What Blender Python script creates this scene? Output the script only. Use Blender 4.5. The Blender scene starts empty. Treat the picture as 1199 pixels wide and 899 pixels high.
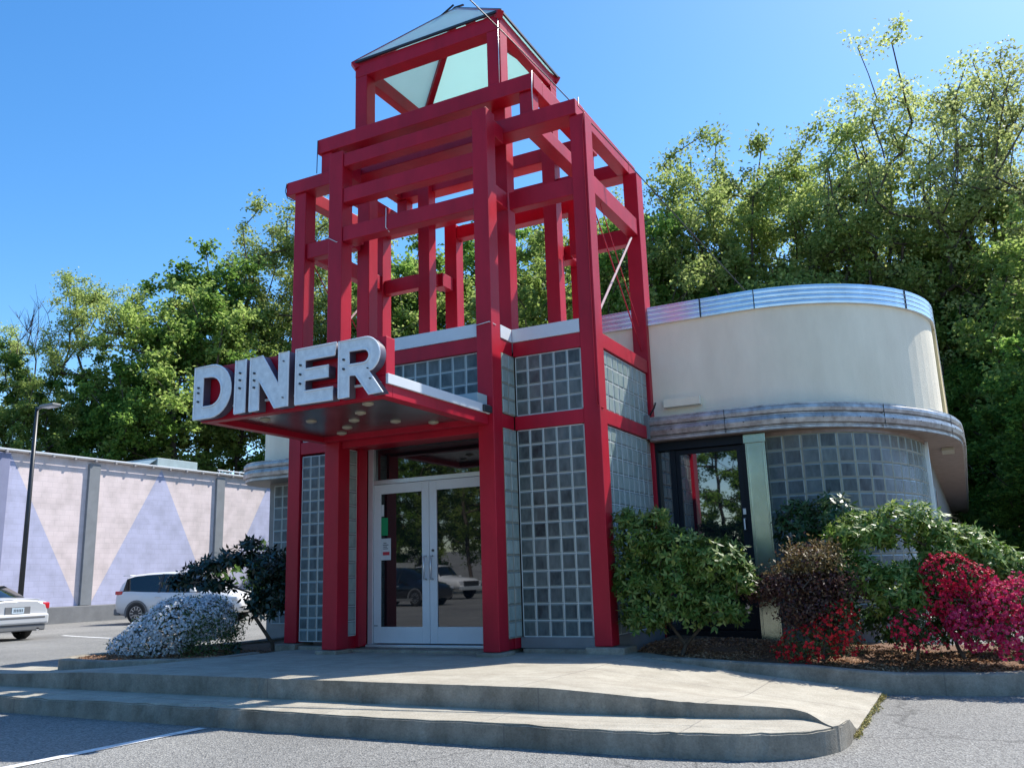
import bpy, bmesh, math, random
import numpy as np
random.seed(3)
from mathutils import Vector, Matrix
R = math.radians
scene = bpy.context.scene
COL = scene.collection

# ------------------------------------------------------------------ materials
def new_mat(name):
    m = bpy.data.materials.new(name); m.use_nodes = True
    nt = m.node_tree; b = nt.nodes['Principled BSDF']
    return m, nt, b
def nd(nt, t, **k):
    n = nt.nodes.new(t)
    for a, v in k.items(): setattr(n, a, v)
    return n
def plain(name, col, rough=.5, metal=0., noise=.0, nscale=3., bump=0., bscale=40., spec=.5, coat=0., dark=None, streak=0.):
    m, nt, b = new_mat(name)
    b.inputs['Base Color'].default_value = (*col, 1); b.inputs['Roughness'].default_value = rough
    b.inputs['Metallic'].default_value = metal; b.inputs['Specular IOR Level'].default_value = spec
    b.inputs['Coat Weight'].default_value = coat
    tc = nd(nt, 'ShaderNodeTexCoord')
    if noise > 0:
        n = nd(nt, 'ShaderNodeTexNoise'); n.inputs['Scale'].default_value = nscale; n.inputs['Detail'].default_value = 6
        n.inputs['Roughness'].default_value = .65
        if streak:
            mp = nd(nt, 'ShaderNodeMapping'); mp.inputs['Scale'].default_value = (1, 1, streak)
            nt.links.new(tc.outputs['Object'], mp.inputs[0]); nt.links.new(mp.outputs[0], n.inputs['Vector'])
        else: nt.links.new(tc.outputs['Object'], n.inputs['Vector'])
        r = nd(nt, 'ShaderNodeValToRGB')
        r.color_ramp.elements[0].position = .3; r.color_ramp.elements[1].position = .7
        d = dark or tuple(c*(1-noise) for c in col)
        r.color_ramp.elements[0].color = (*d, 1)
        r.color_ramp.elements[1].color = (*[min(1, c*(1+noise*.5)) for c in col], 1)
        nt.links.new(n.outputs['Fac'], r.inputs[0]); nt.links.new(r.outputs[0], b.inputs['Base Color'])
    if bump > 0:
        n2 = nd(nt, 'ShaderNodeTexNoise'); n2.inputs['Scale'].default_value = bscale; n2.inputs['Detail'].default_value = 5
        nt.links.new(tc.outputs['Object'], n2.inputs['Vector'])
        bp = nd(nt, 'ShaderNodeBump'); bp.inputs['Strength'].default_value = bump; bp.inputs['Distance'].default_value = .02
        nt.links.new(n2.outputs['Fac'], bp.inputs['Height']); nt.links.new(bp.outputs[0], b.inputs['Normal'])
    return m

def asphalt_mat():
    m, nt, b = new_mat('asphalt'); tc = nd(nt, 'ShaderNodeTexCoord')
    b.inputs['Roughness'].default_value = .85
    n1 = nd(nt, 'ShaderNodeTexNoise'); n1.inputs['Scale'].default_value = .35; n1.inputs['Detail'].default_value = 5
    n2 = nd(nt, 'ShaderNodeTexVoronoi'); n2.inputs['Scale'].default_value = 75
    n3 = nd(nt, 'ShaderNodeTexNoise'); n3.inputs['Scale'].default_value = 28; n3.inputs['Detail'].default_value = 8; n3.inputs['Roughness'].default_value = .8
    for n in (n1, n2, n3): nt.links.new(tc.outputs['Object'], n.inputs['Vector'])
    r1 = nd(nt, 'ShaderNodeValToRGB'); r1.color_ramp.elements[0].position = .3; r1.color_ramp.elements[1].position = .72
    r1.color_ramp.elements[0].color = (.175, .172, .162, 1); r1.color_ramp.elements[1].color = (.28, .273, .252, 1)
    nt.links.new(n1.outputs['Fac'], r1.inputs[0])
    r2 = nd(nt, 'ShaderNodeValToRGB'); r2.color_ramp.elements[0].color = (.45, .45, .46, 1); r2.color_ramp.elements[1].color = (1.5, 1.5, 1.48, 1)
    nt.links.new(n2.outputs['Color'], r2.inputs[0])
    mx = nd(nt, 'ShaderNodeMixRGB', blend_type='MULTIPLY'); mx.inputs[0].default_value = 1.0
    nt.links.new(r1.outputs[0], mx.inputs[1]); nt.links.new(r2.outputs[0], mx.inputs[2])
    r3 = nd(nt, 'ShaderNodeValToRGB'); r3.color_ramp.elements[0].position = .35; r3.color_ramp.elements[1].position = .62
    r3.color_ramp.elements[0].color = (.6, .6, .6, 1); r3.color_ramp.elements[1].color = (1.15, 1.15, 1.15, 1)
    nt.links.new(n3.outputs['Fac'], r3.inputs[0])
    mx2 = nd(nt, 'ShaderNodeMixRGB', blend_type='MULTIPLY'); mx2.inputs[0].default_value = .75
    nt.links.new(mx.outputs[0], mx2.inputs[1]); nt.links.new(r3.outputs[0], mx2.inputs[2])
    # long dark tar-sealed cracks
    n4 = nd(nt, 'ShaderNodeTexVoronoi', feature='DISTANCE_TO_EDGE'); n4.inputs['Scale'].default_value = .22
    wn = nd(nt, 'ShaderNodeTexNoise'); wn.inputs['Scale'].default_value = 1.4; wn.inputs['Detail'].default_value = 5
    va = nd(nt, 'ShaderNodeVectorMath', operation='ADD'); nt.links.new(tc.outputs['Object'], va.inputs[0])
    nt.links.new(tc.outputs['Object'], wn.inputs['Vector']); nt.links.new(wn.outputs['Color'], va.inputs[1])
    nt.links.new(va.outputs[0], n4.inputs['Vector'])
    r4 = nd(nt, 'ShaderNodeValToRGB'); r4.color_ramp.elements[0].position = .0; r4.color_ramp.elements[1].position = .006
    r4.color_ramp.elements[0].color = (.45, .45, .45, 1); r4.color_ramp.elements[1].color = (1, 1, 1, 1)
    nt.links.new(n4.outputs['Distance'], r4.inputs[0])
    mx3 = nd(nt, 'ShaderNodeMixRGB', blend_type='MULTIPLY'); mx3.inputs[0].default_value = .8
    nt.links.new(mx2.outputs[0], mx3.inputs[1]); nt.links.new(r4.outputs[0], mx3.inputs[2])
    nt.links.new(mx3.outputs[0], b.inputs['Base Color'])
    bp = nd(nt, 'ShaderNodeBump'); bp.inputs['Strength'].default_value = .8; bp.inputs['Distance'].default_value = .012
    nt.links.new(n2.outputs['Distance'], bp.inputs['Height']); nt.links.new(bp.outputs[0], b.inputs['Normal'])
    return m

def concrete_mat(name, a, c, joint=0., stain=.6, axes='XY'):
    m, nt, b = new_mat(name); tc = nd(nt, 'ShaderNodeTexCoord'); b.inputs['Roughness'].default_value = .88
    n1 = nd(nt, 'ShaderNodeTexNoise'); n1.inputs['Scale'].default_value = 2.2; n1.inputs['Detail'].default_value = 12; n1.inputs['Roughness'].default_value = .78
    n2 = nd(nt, 'ShaderNodeTexNoise'); n2.inputs['Scale'].default_value = 60; n2.inputs['Detail'].default_value = 4; n2.inputs['Roughness'].default_value = .75
    mp = nd(nt, 'ShaderNodeMapping'); mp.inputs['Scale'].default_value = (5, 5, 1.6)
    n3 = nd(nt, 'ShaderNodeTexNoise'); n3.inputs['Scale'].default_value = 1.0; n3.inputs['Detail'].default_value = 6
    nt.links.new(tc.outputs['Object'], mp.inputs[0]); nt.links.new(mp.outputs[0], n3.inputs['Vector'])
    for n in (n1, n2): nt.links.new(tc.outputs['Object'], n.inputs['Vector'])
    r1 = nd(nt, 'ShaderNodeValToRGB'); r1.color_ramp.elements[0].position = .32; r1.color_ramp.elements[1].position = .68
    r1.color_ramp.elements[0].color = (*a, 1); r1.color_ramp.elements[1].color = (*c, 1)
    nt.links.new(n1.outputs['Fac'], r1.inputs[0])
    r2 = nd(nt, 'ShaderNodeValToRGB'); r2.color_ramp.elements[0].position = .3; r2.color_ramp.elements[1].position = .6
    r2.color_ramp.elements[0].color = (.62, .62, .6, 1); r2.color_ramp.elements[1].color = (1.05, 1.05, 1.05, 1)
    nt.links.new(n2.outputs['Fac'], r2.inputs[0])
    mx = nd(nt, 'ShaderNodeMixRGB', blend_type='MULTIPLY'); mx.inputs[0].default_value = .6
    nt.links.new(r1.outputs[0], mx.inputs[1]); nt.links.new(r2.outputs[0], mx.inputs[2])
    r3 = nd(nt, 'ShaderNodeValToRGB'); r3.color_ramp.elements[0].position = .33; r3.color_ramp.elements[1].position = .55
    r3.color_ramp.elements[0].color = (.55, .55, .52, 1); r3.color_ramp.elements[1].color = (1, 1, 1, 1)
    nt.links.new(n3.outputs['Fac'], r3.inputs[0])
    mx2 = nd(nt, 'ShaderNodeMixRGB', blend_type='MULTIPLY'); mx2.inputs[0].default_value = stain
    nt.links.new(mx.outputs[0], mx2.inputs[1]); nt.links.new(r3.outputs[0], mx2.inputs[2])
    out = mx2.outputs[0]
    if joint:
        sp = nd(nt, 'ShaderNodeSeparateXYZ'); nt.links.new(tc.outputs['Object'], sp.inputs[0])
        prev = None
        for ax, per, off in (('X', joint, .37), ('Y', joint*.62, .33))[:len(axes)]:
            ad = nd(nt, 'ShaderNodeMath', operation='ADD'); ad.inputs[1].default_value = off
            md = nd(nt, 'ShaderNodeMath', operation='PINGPONG'); md.inputs[1].default_value = per/2
            lt = nd(nt, 'ShaderNodeMath', operation='LESS_THAN'); lt.inputs[1].default_value = .006
            nt.links.new(sp.outputs[ax], ad.inputs[0]); nt.links.new(ad.outputs[0], md.inputs[0]); nt.links.new(md.outputs[0], lt.inputs[0])
            if prev is None: prev = lt.outputs[0]
            else:
                mm = nd(nt, 'ShaderNodeMath', operation='MAXIMUM'); nt.links.new(prev, mm.inputs[0]); nt.links.new(lt.outputs[0], mm.inputs[1]); prev = mm.outputs[0]
        ml = nd(nt, 'ShaderNodeMath', operation='MULTIPLY'); ml.inputs[1].default_value = .55; nt.links.new(prev, ml.inputs[0])
        mj = nd(nt, 'ShaderNodeMixRGB'); mj.inputs[2].default_value = (.12, .11, .1, 1)
        nt.links.new(ml.outputs[0], mj.inputs[0]); nt.links.new(out, mj.inputs[1]); out = mj.outputs[0]
    nt.links.new(out, b.inputs['Base Color'])
    bp = nd(nt, 'ShaderNodeBump'); bp.inputs['Strength'].default_value = .5; bp.inputs['Distance'].default_value = .01
    nt.links.new(n2.outputs['Fac'], bp.inputs['Height']); nt.links.new(bp.outputs[0], b.inputs['Normal'])
    return m

def leaf_mat(name, cols, transl=.35, rough=.45, spec=.35):
    m, nt, b = new_mat(name)
    g = nd(nt, 'ShaderNodeNewGeometry'); r = nd(nt, 'ShaderNodeValToRGB'); cr = r.color_ramp
    while len(cr.elements) < len(cols): cr.elements.new(.5)
    for i, c in enumerate(cols):
        cr.elements[i].position = i/(len(cols)-1); cr.elements[i].color = (*c, 1)
    nt.links.new(g.outputs['Random Per Island'], r.inputs[0])
    oi = nd(nt, 'ShaderNodeObjectInfo')
    hv = nd(nt, 'ShaderNodeHueSaturation'); hv.inputs['Saturation'].default_value = 1
    mr = nd(nt, 'ShaderNodeMapRange'); mr.inputs['To Min'].default_value = .8; mr.inputs['To Max'].default_value = 1.2
    nt.links.new(oi.outputs['Random'], mr.inputs['Value']); nt.links.new(mr.outputs[0], hv.inputs['Value'])
    nt.links.new(r.outputs[0], hv.inputs['Color'])
    nt.links.new(hv.outputs[0], b.inputs['Base Color'])
    b.inputs['Roughness'].default_value = rough; b.inputs['Specular IOR Level'].default_value = spec
    t = nd(nt, 'ShaderNodeBsdfTranslucent'); nt.links.new(hv.outputs[0], t.inputs['Color'])
    mx = nd(nt, 'ShaderNodeMixShader'); mx.inputs[0].default_value = transl
    out = nt.nodes['Material Output']
    nt.links.new(b.outputs[0], mx.inputs[1]); nt.links.new(t.outputs[0], mx.inputs[2]); nt.links.new(mx.outputs[0], out.inputs[0])
    return m

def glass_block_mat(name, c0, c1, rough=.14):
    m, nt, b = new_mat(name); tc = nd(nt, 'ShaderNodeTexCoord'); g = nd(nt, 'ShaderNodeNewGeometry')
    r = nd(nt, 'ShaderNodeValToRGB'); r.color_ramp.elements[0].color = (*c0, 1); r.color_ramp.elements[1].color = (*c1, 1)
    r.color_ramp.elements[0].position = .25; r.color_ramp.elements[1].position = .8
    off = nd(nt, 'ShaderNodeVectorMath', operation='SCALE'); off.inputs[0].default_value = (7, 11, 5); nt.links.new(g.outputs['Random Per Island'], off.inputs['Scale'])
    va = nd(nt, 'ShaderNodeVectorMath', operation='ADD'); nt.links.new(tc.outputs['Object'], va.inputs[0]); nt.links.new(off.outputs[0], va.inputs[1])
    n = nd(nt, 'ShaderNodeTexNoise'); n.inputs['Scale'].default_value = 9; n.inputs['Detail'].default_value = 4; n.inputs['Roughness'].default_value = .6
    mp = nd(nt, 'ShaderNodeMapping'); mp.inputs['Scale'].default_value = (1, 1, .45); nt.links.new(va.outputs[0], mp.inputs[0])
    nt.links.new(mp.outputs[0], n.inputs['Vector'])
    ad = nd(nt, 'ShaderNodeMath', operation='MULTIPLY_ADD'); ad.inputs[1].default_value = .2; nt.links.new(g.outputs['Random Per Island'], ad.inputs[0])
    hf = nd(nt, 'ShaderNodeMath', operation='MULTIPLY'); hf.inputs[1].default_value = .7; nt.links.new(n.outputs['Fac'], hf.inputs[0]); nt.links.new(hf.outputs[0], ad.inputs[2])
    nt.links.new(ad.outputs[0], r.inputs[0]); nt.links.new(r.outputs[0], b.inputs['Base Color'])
    b.inputs['Roughness'].default_value = rough; b.inputs['Specular IOR Level'].default_value = .6
    w = nd(nt, 'ShaderNodeTexWave', bands_direction='Z'); w.inputs['Scale'].default_value = 24; w.inputs['Distortion'].default_value = 2.5; w.inputs['Detail'].default_value = 2
    nt.links.new(va.outputs[0], w.inputs['Vector'])
    mm = nd(nt, 'ShaderNodeMath', operation='MULTIPLY'); nt.links.new(w.outputs['Fac'], mm.inputs[0]); nt.links.new(n.outputs['Fac'], mm.inputs[1])
    bp = nd(nt, 'ShaderNodeBump'); bp.inputs['Strength'].default_value = .45; bp.inputs['Distance'].default_value = .012
    nt.links.new(mm.outputs[0], bp.inputs['Height']); nt.links.new(bp.outputs[0], b.inputs['Normal'])
    return m

def masonry_mat(name, col, bw=.4, bh=.2):
    m, nt, b = new_mat(name); tc = nd(nt, 'ShaderNodeTexCoord')
    mp = nd(nt, 'ShaderNodeMapping'); mp.inputs['Rotation'].default_value = (R(90), 0, R(90))
    sp = nd(nt, 'ShaderNodeSeparateXYZ'); cb = nd(nt, 'ShaderNodeCombineXYZ')
    nt.links.new(tc.outputs['Object'], sp.inputs[0]); nt.links.new(sp.outputs['Y'], cb.inputs['X']); nt.links.new(sp.outputs['Z'], cb.inputs['Y'])
    br = nd(nt, 'ShaderNodeTexBrick'); br.inputs['Scale'].default_value = 1
    br.inputs['Brick Width'].default_value = bw; br.inputs['Row Height'].default_value = bh; br.inputs['Mortar Size'].default_value = .012
    br.inputs['Mortar Smooth'].default_value = .3; br.inputs['Bias'].default_value = 0
    br.inputs['Color1'].default_value = (*col, 1); br.inputs['Color2'].default_value = (*[c*.95 for c in col], 1)
    br.inputs['Mortar'].default_value = (*[c*.90 for c in col], 1)
    nt.links.new(cb.outputs[0], br.inputs['Vector'])
    n = nd(nt, 'ShaderNodeTexNoise'); n.inputs['Scale'].default_value = 1.6; n.inputs['Detail'].default_value = 7; nt.links.new(tc.outputs['Object'], n.inputs['Vector'])
    r = nd(nt, 'ShaderNodeValToRGB'); r.color_ramp.elements[0].position = .3; r.color_ramp.elements[1].position = .6
    r.color_ramp.elements[0].color = (.80, .80, .79, 1); nt.links.new(n.outputs['Fac'], r.inputs[0])
    mx = nd(nt, 'ShaderNodeMixRGB', blend_type='MULTIPLY'); mx.inputs[0].default_value = 1
    nt.links.new(br.outputs['Color'], mx.inputs[1]); nt.links.new(r.outputs[0], mx.inputs[2]); nt.links.new(mx.outputs[0], b.inputs['Base Color'])
    b.inputs['Roughness'].default_value = .85
    bp = nd(nt, 'ShaderNodeBump'); bp.inputs['Strength'].default_value = .25; bp.inputs['Distance'].default_value = .01; bp.invert = True
    nt.links.new(br.outputs['Fac'], bp.inputs['Height']); nt.links.new(bp.outputs[0], b.inputs['Normal'])
    return m

M = {}
M['red'] = plain('red_paint', (.42, .008, .026), .40, noise=.24, nscale=2.6, streak=.35, bump=.06, bscale=9, spec=.28)
M['white_metal'] = plain('white_metal', (.62, .65, .68), .4, noise=.06, nscale=3)
M['pale_rod'] = plain('faded_rod_paint', (.55,.38,.38), .6)
M['alu'] = plain('brushed_aluminium', (.66, .68, .70), .34, metal=.55, noise=.08, nscale=4)
M['chrome'] = plain('polished_trim', (.70, .72, .76), .26, metal=.9, noise=.15, nscale=3, bump=.12, bscale=3.5)
M['chrome_old'] = plain('weathered_trim', (.46, .44, .43), .42, metal=.8, noise=.4, nscale=6, bump=.25, bscale=6, dark=(.22, .19, .18))
M['ceil'] = plain('canopy_soffit_metal', (.26, .265, .27), .26, metal=.85, noise=.4, nscale=2.5, bump=.5, bscale=2.2)
M['dark'] = plain('dark_metal', (.025, .028, .032), .4, noise=.2)
M['seal'] = plain('dark_seal', (.02, .02, .025), .6)
M['stucco'] = plain('cream_stucco', (.88, .79, .62), .9, noise=.08, nscale=2.2, bump=.3, bscale=70, dark=(.79, .70, .54), streak=.3)
M['soffit'] = plain('brown_soffit', (.26, .19, .16), .6, noise=.3, nscale=8)
M['wing'] = plain('lower_wall_panel', (.22, .21, .20), .5, noise=.2, nscale=4)
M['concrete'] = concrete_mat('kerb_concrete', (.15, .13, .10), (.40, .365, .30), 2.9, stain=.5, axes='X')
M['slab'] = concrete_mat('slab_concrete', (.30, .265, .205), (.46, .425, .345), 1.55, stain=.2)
M['asphalt'] = asphalt_mat()
M['line'] = plain('line_paint', (.72, .72, .70), .7, noise=.35, nscale=14, bump=.3, bscale=80)
M['mulch'] = plain('bark_mulch_base', (.17, .09, .05), .95, noise=.5, nscale=25, bump=1, bscale=45)
M['bark_chip'] = leaf_mat('bark_chips', [(.14,.07,.035),(.30,.16,.085),(.46,.29,.18)], 0, .9, .1)
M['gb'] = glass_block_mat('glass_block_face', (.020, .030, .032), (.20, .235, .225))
M['gbe'] = plain('glass_block_edge', (.22, .26, .25), .25, spec=.7)
M['mortar'] = plain('block_mortar', (.60, .64, .63), .8, noise=.1)
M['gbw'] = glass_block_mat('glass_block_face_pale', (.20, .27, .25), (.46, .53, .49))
M['mortar2'] = plain('block_mortar_dull', (.30, .29, .22), .8, noise=.2, nscale=6)
def glassy(name, col, ior=1.9, rough=.015):
    m, nt, b = new_mat(name); b.inputs['Base Color'].default_value = (*col, 1); b.inputs['Roughness'].default_value = rough
    b.inputs['IOR'].default_value = ior; b.inputs['Specular IOR Level'].default_value = .5
    return m
M['glass'] = glassy('door_glass', (.006, .009, .012), 2.0)
M['glass_blue'] = glassy('tinted_glass', (.006, .01, .016), 2.6)
M['car_glass'] = glassy('car_window_glass', (.01, .013, .015), 1.7)
M['letter'] = plain('letter_face', (.74, .79, .82), .45, noise=.12, nscale=14, dark=(.56, .61, .65))
M['letter_side'] = plain('letter_return', (.10, .09, .13), .45, noise=.2)
M['letter_rim'] = plain('letter_rim', (.72, .76, .80), .4)
M['lampglass'] = plain('lamp_lens', (.42, .38, .28), .3)
M['green'] = plain('green_sticker', (.0, .25, .09), .5)
M['paper'] = plain('notice_paper', (.55, .58, .60), .8)
M['redink'] = plain('red_ink', (.45, .03, .05), .7)
M['ink'] = plain('dark_ink', (.05, .07, .09), .7)
M['navy'] = plain('dark_door_frame', (.006, .011, .017), .5, spec=.25)
M['silver'] = plain('silver_car_paint', (.62, .64, .66), .28, metal=.25, coat=.6)
M['whitecar'] = plain('white_car_paint', (.72, .72, .72), .28, coat=.6)
M['darkcar'] = plain('black_car_paint', (.012, .013, .018), .2, coat=1)
M['navycar'] = plain('navy_car_paint', (.012, .025, .06), .2, coat=1)
M['tyre'] = plain('tyre_rubber', (.018, .018, .018), .8, noise=.2)
M['rim'] = plain('alloy_rim', (.42, .43, .45), .3, metal=.8)
M['grey_plastic'] = plain('grey_trim', (.16, .165, .17), .5)
M['tail'] = plain('tail_light_red', (.55, .02, .03), .2, coat=.8)
M['headl'] = plain('head_light_lens', (.6, .62, .65), .15, coat=.8)
M['plate'] = plain('number_plate', (.55, .66, .74), .5, noise=.3, nscale=40)
M['bark'] = plain('tree_bark', (.085, .065, .05), .9, noise=.5, nscale=6, bump=.6, bscale=20, streak=.2)
M['twig'] = plain('shrub_wood', (.10, .075, .055), .9, noise=.4, nscale=20)
M['pink'] = masonry_mat('pink_painted_block', (.76, .645, .63))
M['lav'] = masonry_mat('lavender_painted_block', (.50, .505, .67))
M['pil'] = plain('grey_pilaster', (.22, .235, .25), .85, noise=.15, nscale=2)
M['pill'] = plain('lavender_pilaster', (.25, .26, .38), .85, noise=.12, nscale=2)
M['base'] = plain('grey_plinth', (.20, .205, .21), .85, noise=.2, nscale=2)
M['coping'] = plain('roof_coping', (.33, .31, .31), .7, noise=.2)
M['hvac'] = plain('rooftop_unit', (.33, .42, .44), .6, noise=.15)
M['roofm'] = plain('roof_membrane', (.25, .25, .26), .9, noise=.2)
def pyr():
    m, nt, b = new_mat('frosted_roof_glass')
    b.inputs['Base Color'].default_value = (.52, .70, .68, 1); b.inputs['Roughness'].default_value = .25
    t = nd(nt, 'ShaderNodeBsdfTranslucent'); t.inputs['Color'].default_value = (.66, .92, .90, 1)
    n = nd(nt, 'ShaderNodeTexNoise'); n.inputs['Scale'].default_value = 2; tc = nd(nt, 'ShaderNodeTexCoord'); nt.links.new(tc.outputs['Object'], n.inputs['Vector'])
    r = nd(nt, 'ShaderNodeValToRGB'); r.color_ramp.elements[0].color = (.62, .74, .74, 1); r.color_ramp.elements[1].color = (.80, .90, .90, 1)
    nt.links.new(n.outputs['Fac'], r.inputs[0]); nt.links.new(r.outputs[0], b.inputs['Base Color'])
    mx = nd(nt, 'ShaderNodeMixShader'); mx.inputs[0].default_value = .5
    nt.links.new(b.outputs[0], mx.inputs[1]); nt.links.new(t.outputs[0], mx.inputs[2]); nt.links.new(mx.outputs[0], nt.nodes['Material Output'].inputs[0])
    return m
M['pyr'] = pyr()
M['bag'] = plain('white_low_building', (.5, .5, .48), .8, noise=.1)

# ------------------------------------------------------------------ helpers
def tag(o, label=None, cat=None, group=None, kind=None):
    if label: o['label'] = label
    if cat: o['category'] = cat
    if group: o['group'] = group
    if kind: o['kind'] = kind
    return o
def empty(name, loc, label, cat, group=None, rz=0):
    o = bpy.data.objects.new(name, None); COL.objects.link(o); o.location = loc; o.rotation_euler.z = rz
    o.empty_display_size = .3
    return tag(o, label, cat, group)
class MB:
    """collects faces with material slots, world or local coordinates"""
    def __init__(s): s.v = []; s.f = []; s.m = []
    def box(s, x0, x1, y0, y1, z0, z1, mi=0):
        n = len(s.v)
        s.v += [(x0,y0,z0),(x1,y0,z0),(x1,y1,z0),(x0,y1,z0),(x0,y0,z1),(x1,y0,z1),(x1,y1,z1),(x0,y1,z1)]
        for q in ((3,2,1,0),(4,5,6,7),(0,1,5,4),(1,2,6,5),(2,3,7,6),(3,0,4,7)): s.f.append([n+i for i in q]); s.m.append(mi)
        return s
    def poly(s, pts, mi=0):
        n = len(s.v); s.v += [tuple(p) for p in pts]; s.f.append(list(range(n, n+len(pts)))); s.m.append(mi); return s
    def tube(s, pts, r, seg=8, mi=0, cap=True):
        pts = [Vector(p) for p in pts]
        if not hasattr(r, '__len__'): r = [r]*len(pts)
        rings = []; up = None
        for i, p in enumerate(pts):
            d = (pts[min(i+1, len(pts)-1)] - pts[max(i-1, 0)])
            if d.length < 1e-9: d = Vector((0,0,1))
            d.normalize()
            a = Vector((0,0,1)) if abs(d.z) < .9 else Vector((1,0,0))
            if up is not None: a = up
            x = (a - d*a.dot(d)); x.normalize(); up = x; y = d.cross(x)
            n = len(s.v)
            for k in range(seg):
                t = 2*math.pi*k/seg; q = p + (x*math.cos(t) + y*math.sin(t))*r[i]; s.v.append(tuple(q))
            rings.append(n)
        for a, b in zip(rings, rings[1:]):
            for k in range(seg):
                s.f.append([a+k, a+(k+1)%seg, b+(k+1)%seg, b+k]); s.m.append(mi)
        if cap:
            s.f.append([rings[0]+k for k in reversed(range(seg))]); s.m.append(mi)
            s.f.append([rings[-1]+k for k in range(seg)]); s.m.append(mi)
        return s
    def bar(s, a, b, w, h, mi=0):
        """square bar from a to b"""
        a, b = Vector(a), Vector(b); d = (b-a).normalized(); u = Vector((0,0,1)) if abs(d.z) < .95 else Vector((0,1,0))
        x = d.cross(u).normalized(); y = x.cross(d).normalized(); n = len(s.v)
        for p in (a, b):
            for sx, sy in ((-1,-1),(1,-1),(1,1),(-1,1)): s.v.append(tuple(p + x*sx*w/2 + y*sy*h/2))
        for q in ((0,1,2,3),(7,6,5,4),(0,4,5,1),(1,5,6,2),(2,6,7,3),(3,7,4,0)): s.f.append([n+i for i in q]); s.m.append(mi)
        return s
    def lathe(s, cx, cy, prof, seg=16, mi=0):
        n = len(s.v)
        for r, z in prof:
            for k in range(seg):
                t = 2*math.pi*k/seg; s.v.append((cx+r*math.cos(t), cy+r*math.sin(t), z))
        for i in range(len(prof)-1):
            for k in range(seg): s.f.append([n+i*seg+k, n+i*seg+(k+1)%seg, n+(i+1)*seg+(k+1)%seg, n+(i+1)*seg+k]); s.m.append(mi)
        return s
    def build(s, name, mats, parent=None, loc=None, smooth=False, bevel=0., fixn=True):
        me = bpy.data.meshes.new(name); me.from_pydata(s.v, [], s.f)
        if not isinstance(mats, (list, tuple)): mats = [mats]
        for m in mats: me.materials.append(m)
        me.polygons.foreach_set('material_index', s.m)
        if smooth: me.polygons.foreach_set('use_smooth', [True]*len(s.f))
        if fixn:
            bm = bmesh.new(); bm.from_mesh(me); bmesh.ops.recalc_face_normals(bm, faces=bm.faces); bm.to_mesh(me); bm.free()
        me.update()
        return link(name, me, parent, loc, bevel)
def link(name, me, parent=None, loc=None, bevel=0.):
    o = bpy.data.objects.new(name, me); COL.objects.link(o)
    if parent is not None:
        o.parent = parent
        # meshes are written in world coordinates: cancel the parent's offset
        if loc is None:
            p = parent; t = Vector((0,0,0))
            while p is not None: t += p.location; p = p.parent
            o.location = -t
        else: o.location = loc
    elif loc is not None: o.location = loc
    if bevel:
        b = o.modifiers.new('bevel', 'BEVEL'); b.width = bevel; b.segments = 2; b.limit_method = 'ANGLE'; b.angle_limit = R(40)
    return o
def B(name, mat, parent, x0, x1, y0, y1, z0, z1, bevel=.006, label=None):
    o = MB().box(x0,x1,y0,y1,z0,z1).build(name, mat, parent, bevel=bevel)
    if label: o['label'] = label
    return o
def catmull(P, n=8):
    P = [Vector((*p, 0)) if len(p) == 2 else Vector(p) for p in P]; out = []
    for i in range(len(P)-1):
        p0 = P[max(i-1,0)]; p1 = P[i]; p2 = P[i+1]; p3 = P[min(i+2, len(P)-1)]
        for k in range(n):
            t = k/n
            out.append(.5*((2*p1)+(p2-p0)*t+(2*p0-5*p1+4*p2-p3)*t*t+(3*p1-p0-3*p2+p3)*t**3))
    out.append(P[-1]); return out
def sweep(path, prof, mi=None, closed_prof=True):
    """path: list of Vector xy; prof: list of (out, z). outward = right-hand side of travel"""
    s = MB(); n = len(prof); rings = []
    for i, p in enumerate(path):
        d = path[min(i+1,len(path)-1)] - path[max(i-1,0)]; d.z = 0; d.normalize(); nr = Vector((d.y, -d.x, 0))
        rings.append(len(s.v))
        for o, z in prof: s.v.append((p.x+nr.x*o, p.y+nr.y*o, z))
    m = n if closed_prof else n-1
    for a, b in zip(rings, rings[1:]):
        for k in range(m):
            s.f.append([a+k, a+(k+1)%n, b+(k+1)%n, b+k]); s.m.append(mi[k] if mi else 0)
    if closed_prof:
        s.f.append([rings[0]+k for k in range(n)]); s.m.append(0); s.f.append([rings[-1]+k for k in range(n)]); s.m.append(0)
    return s

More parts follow.
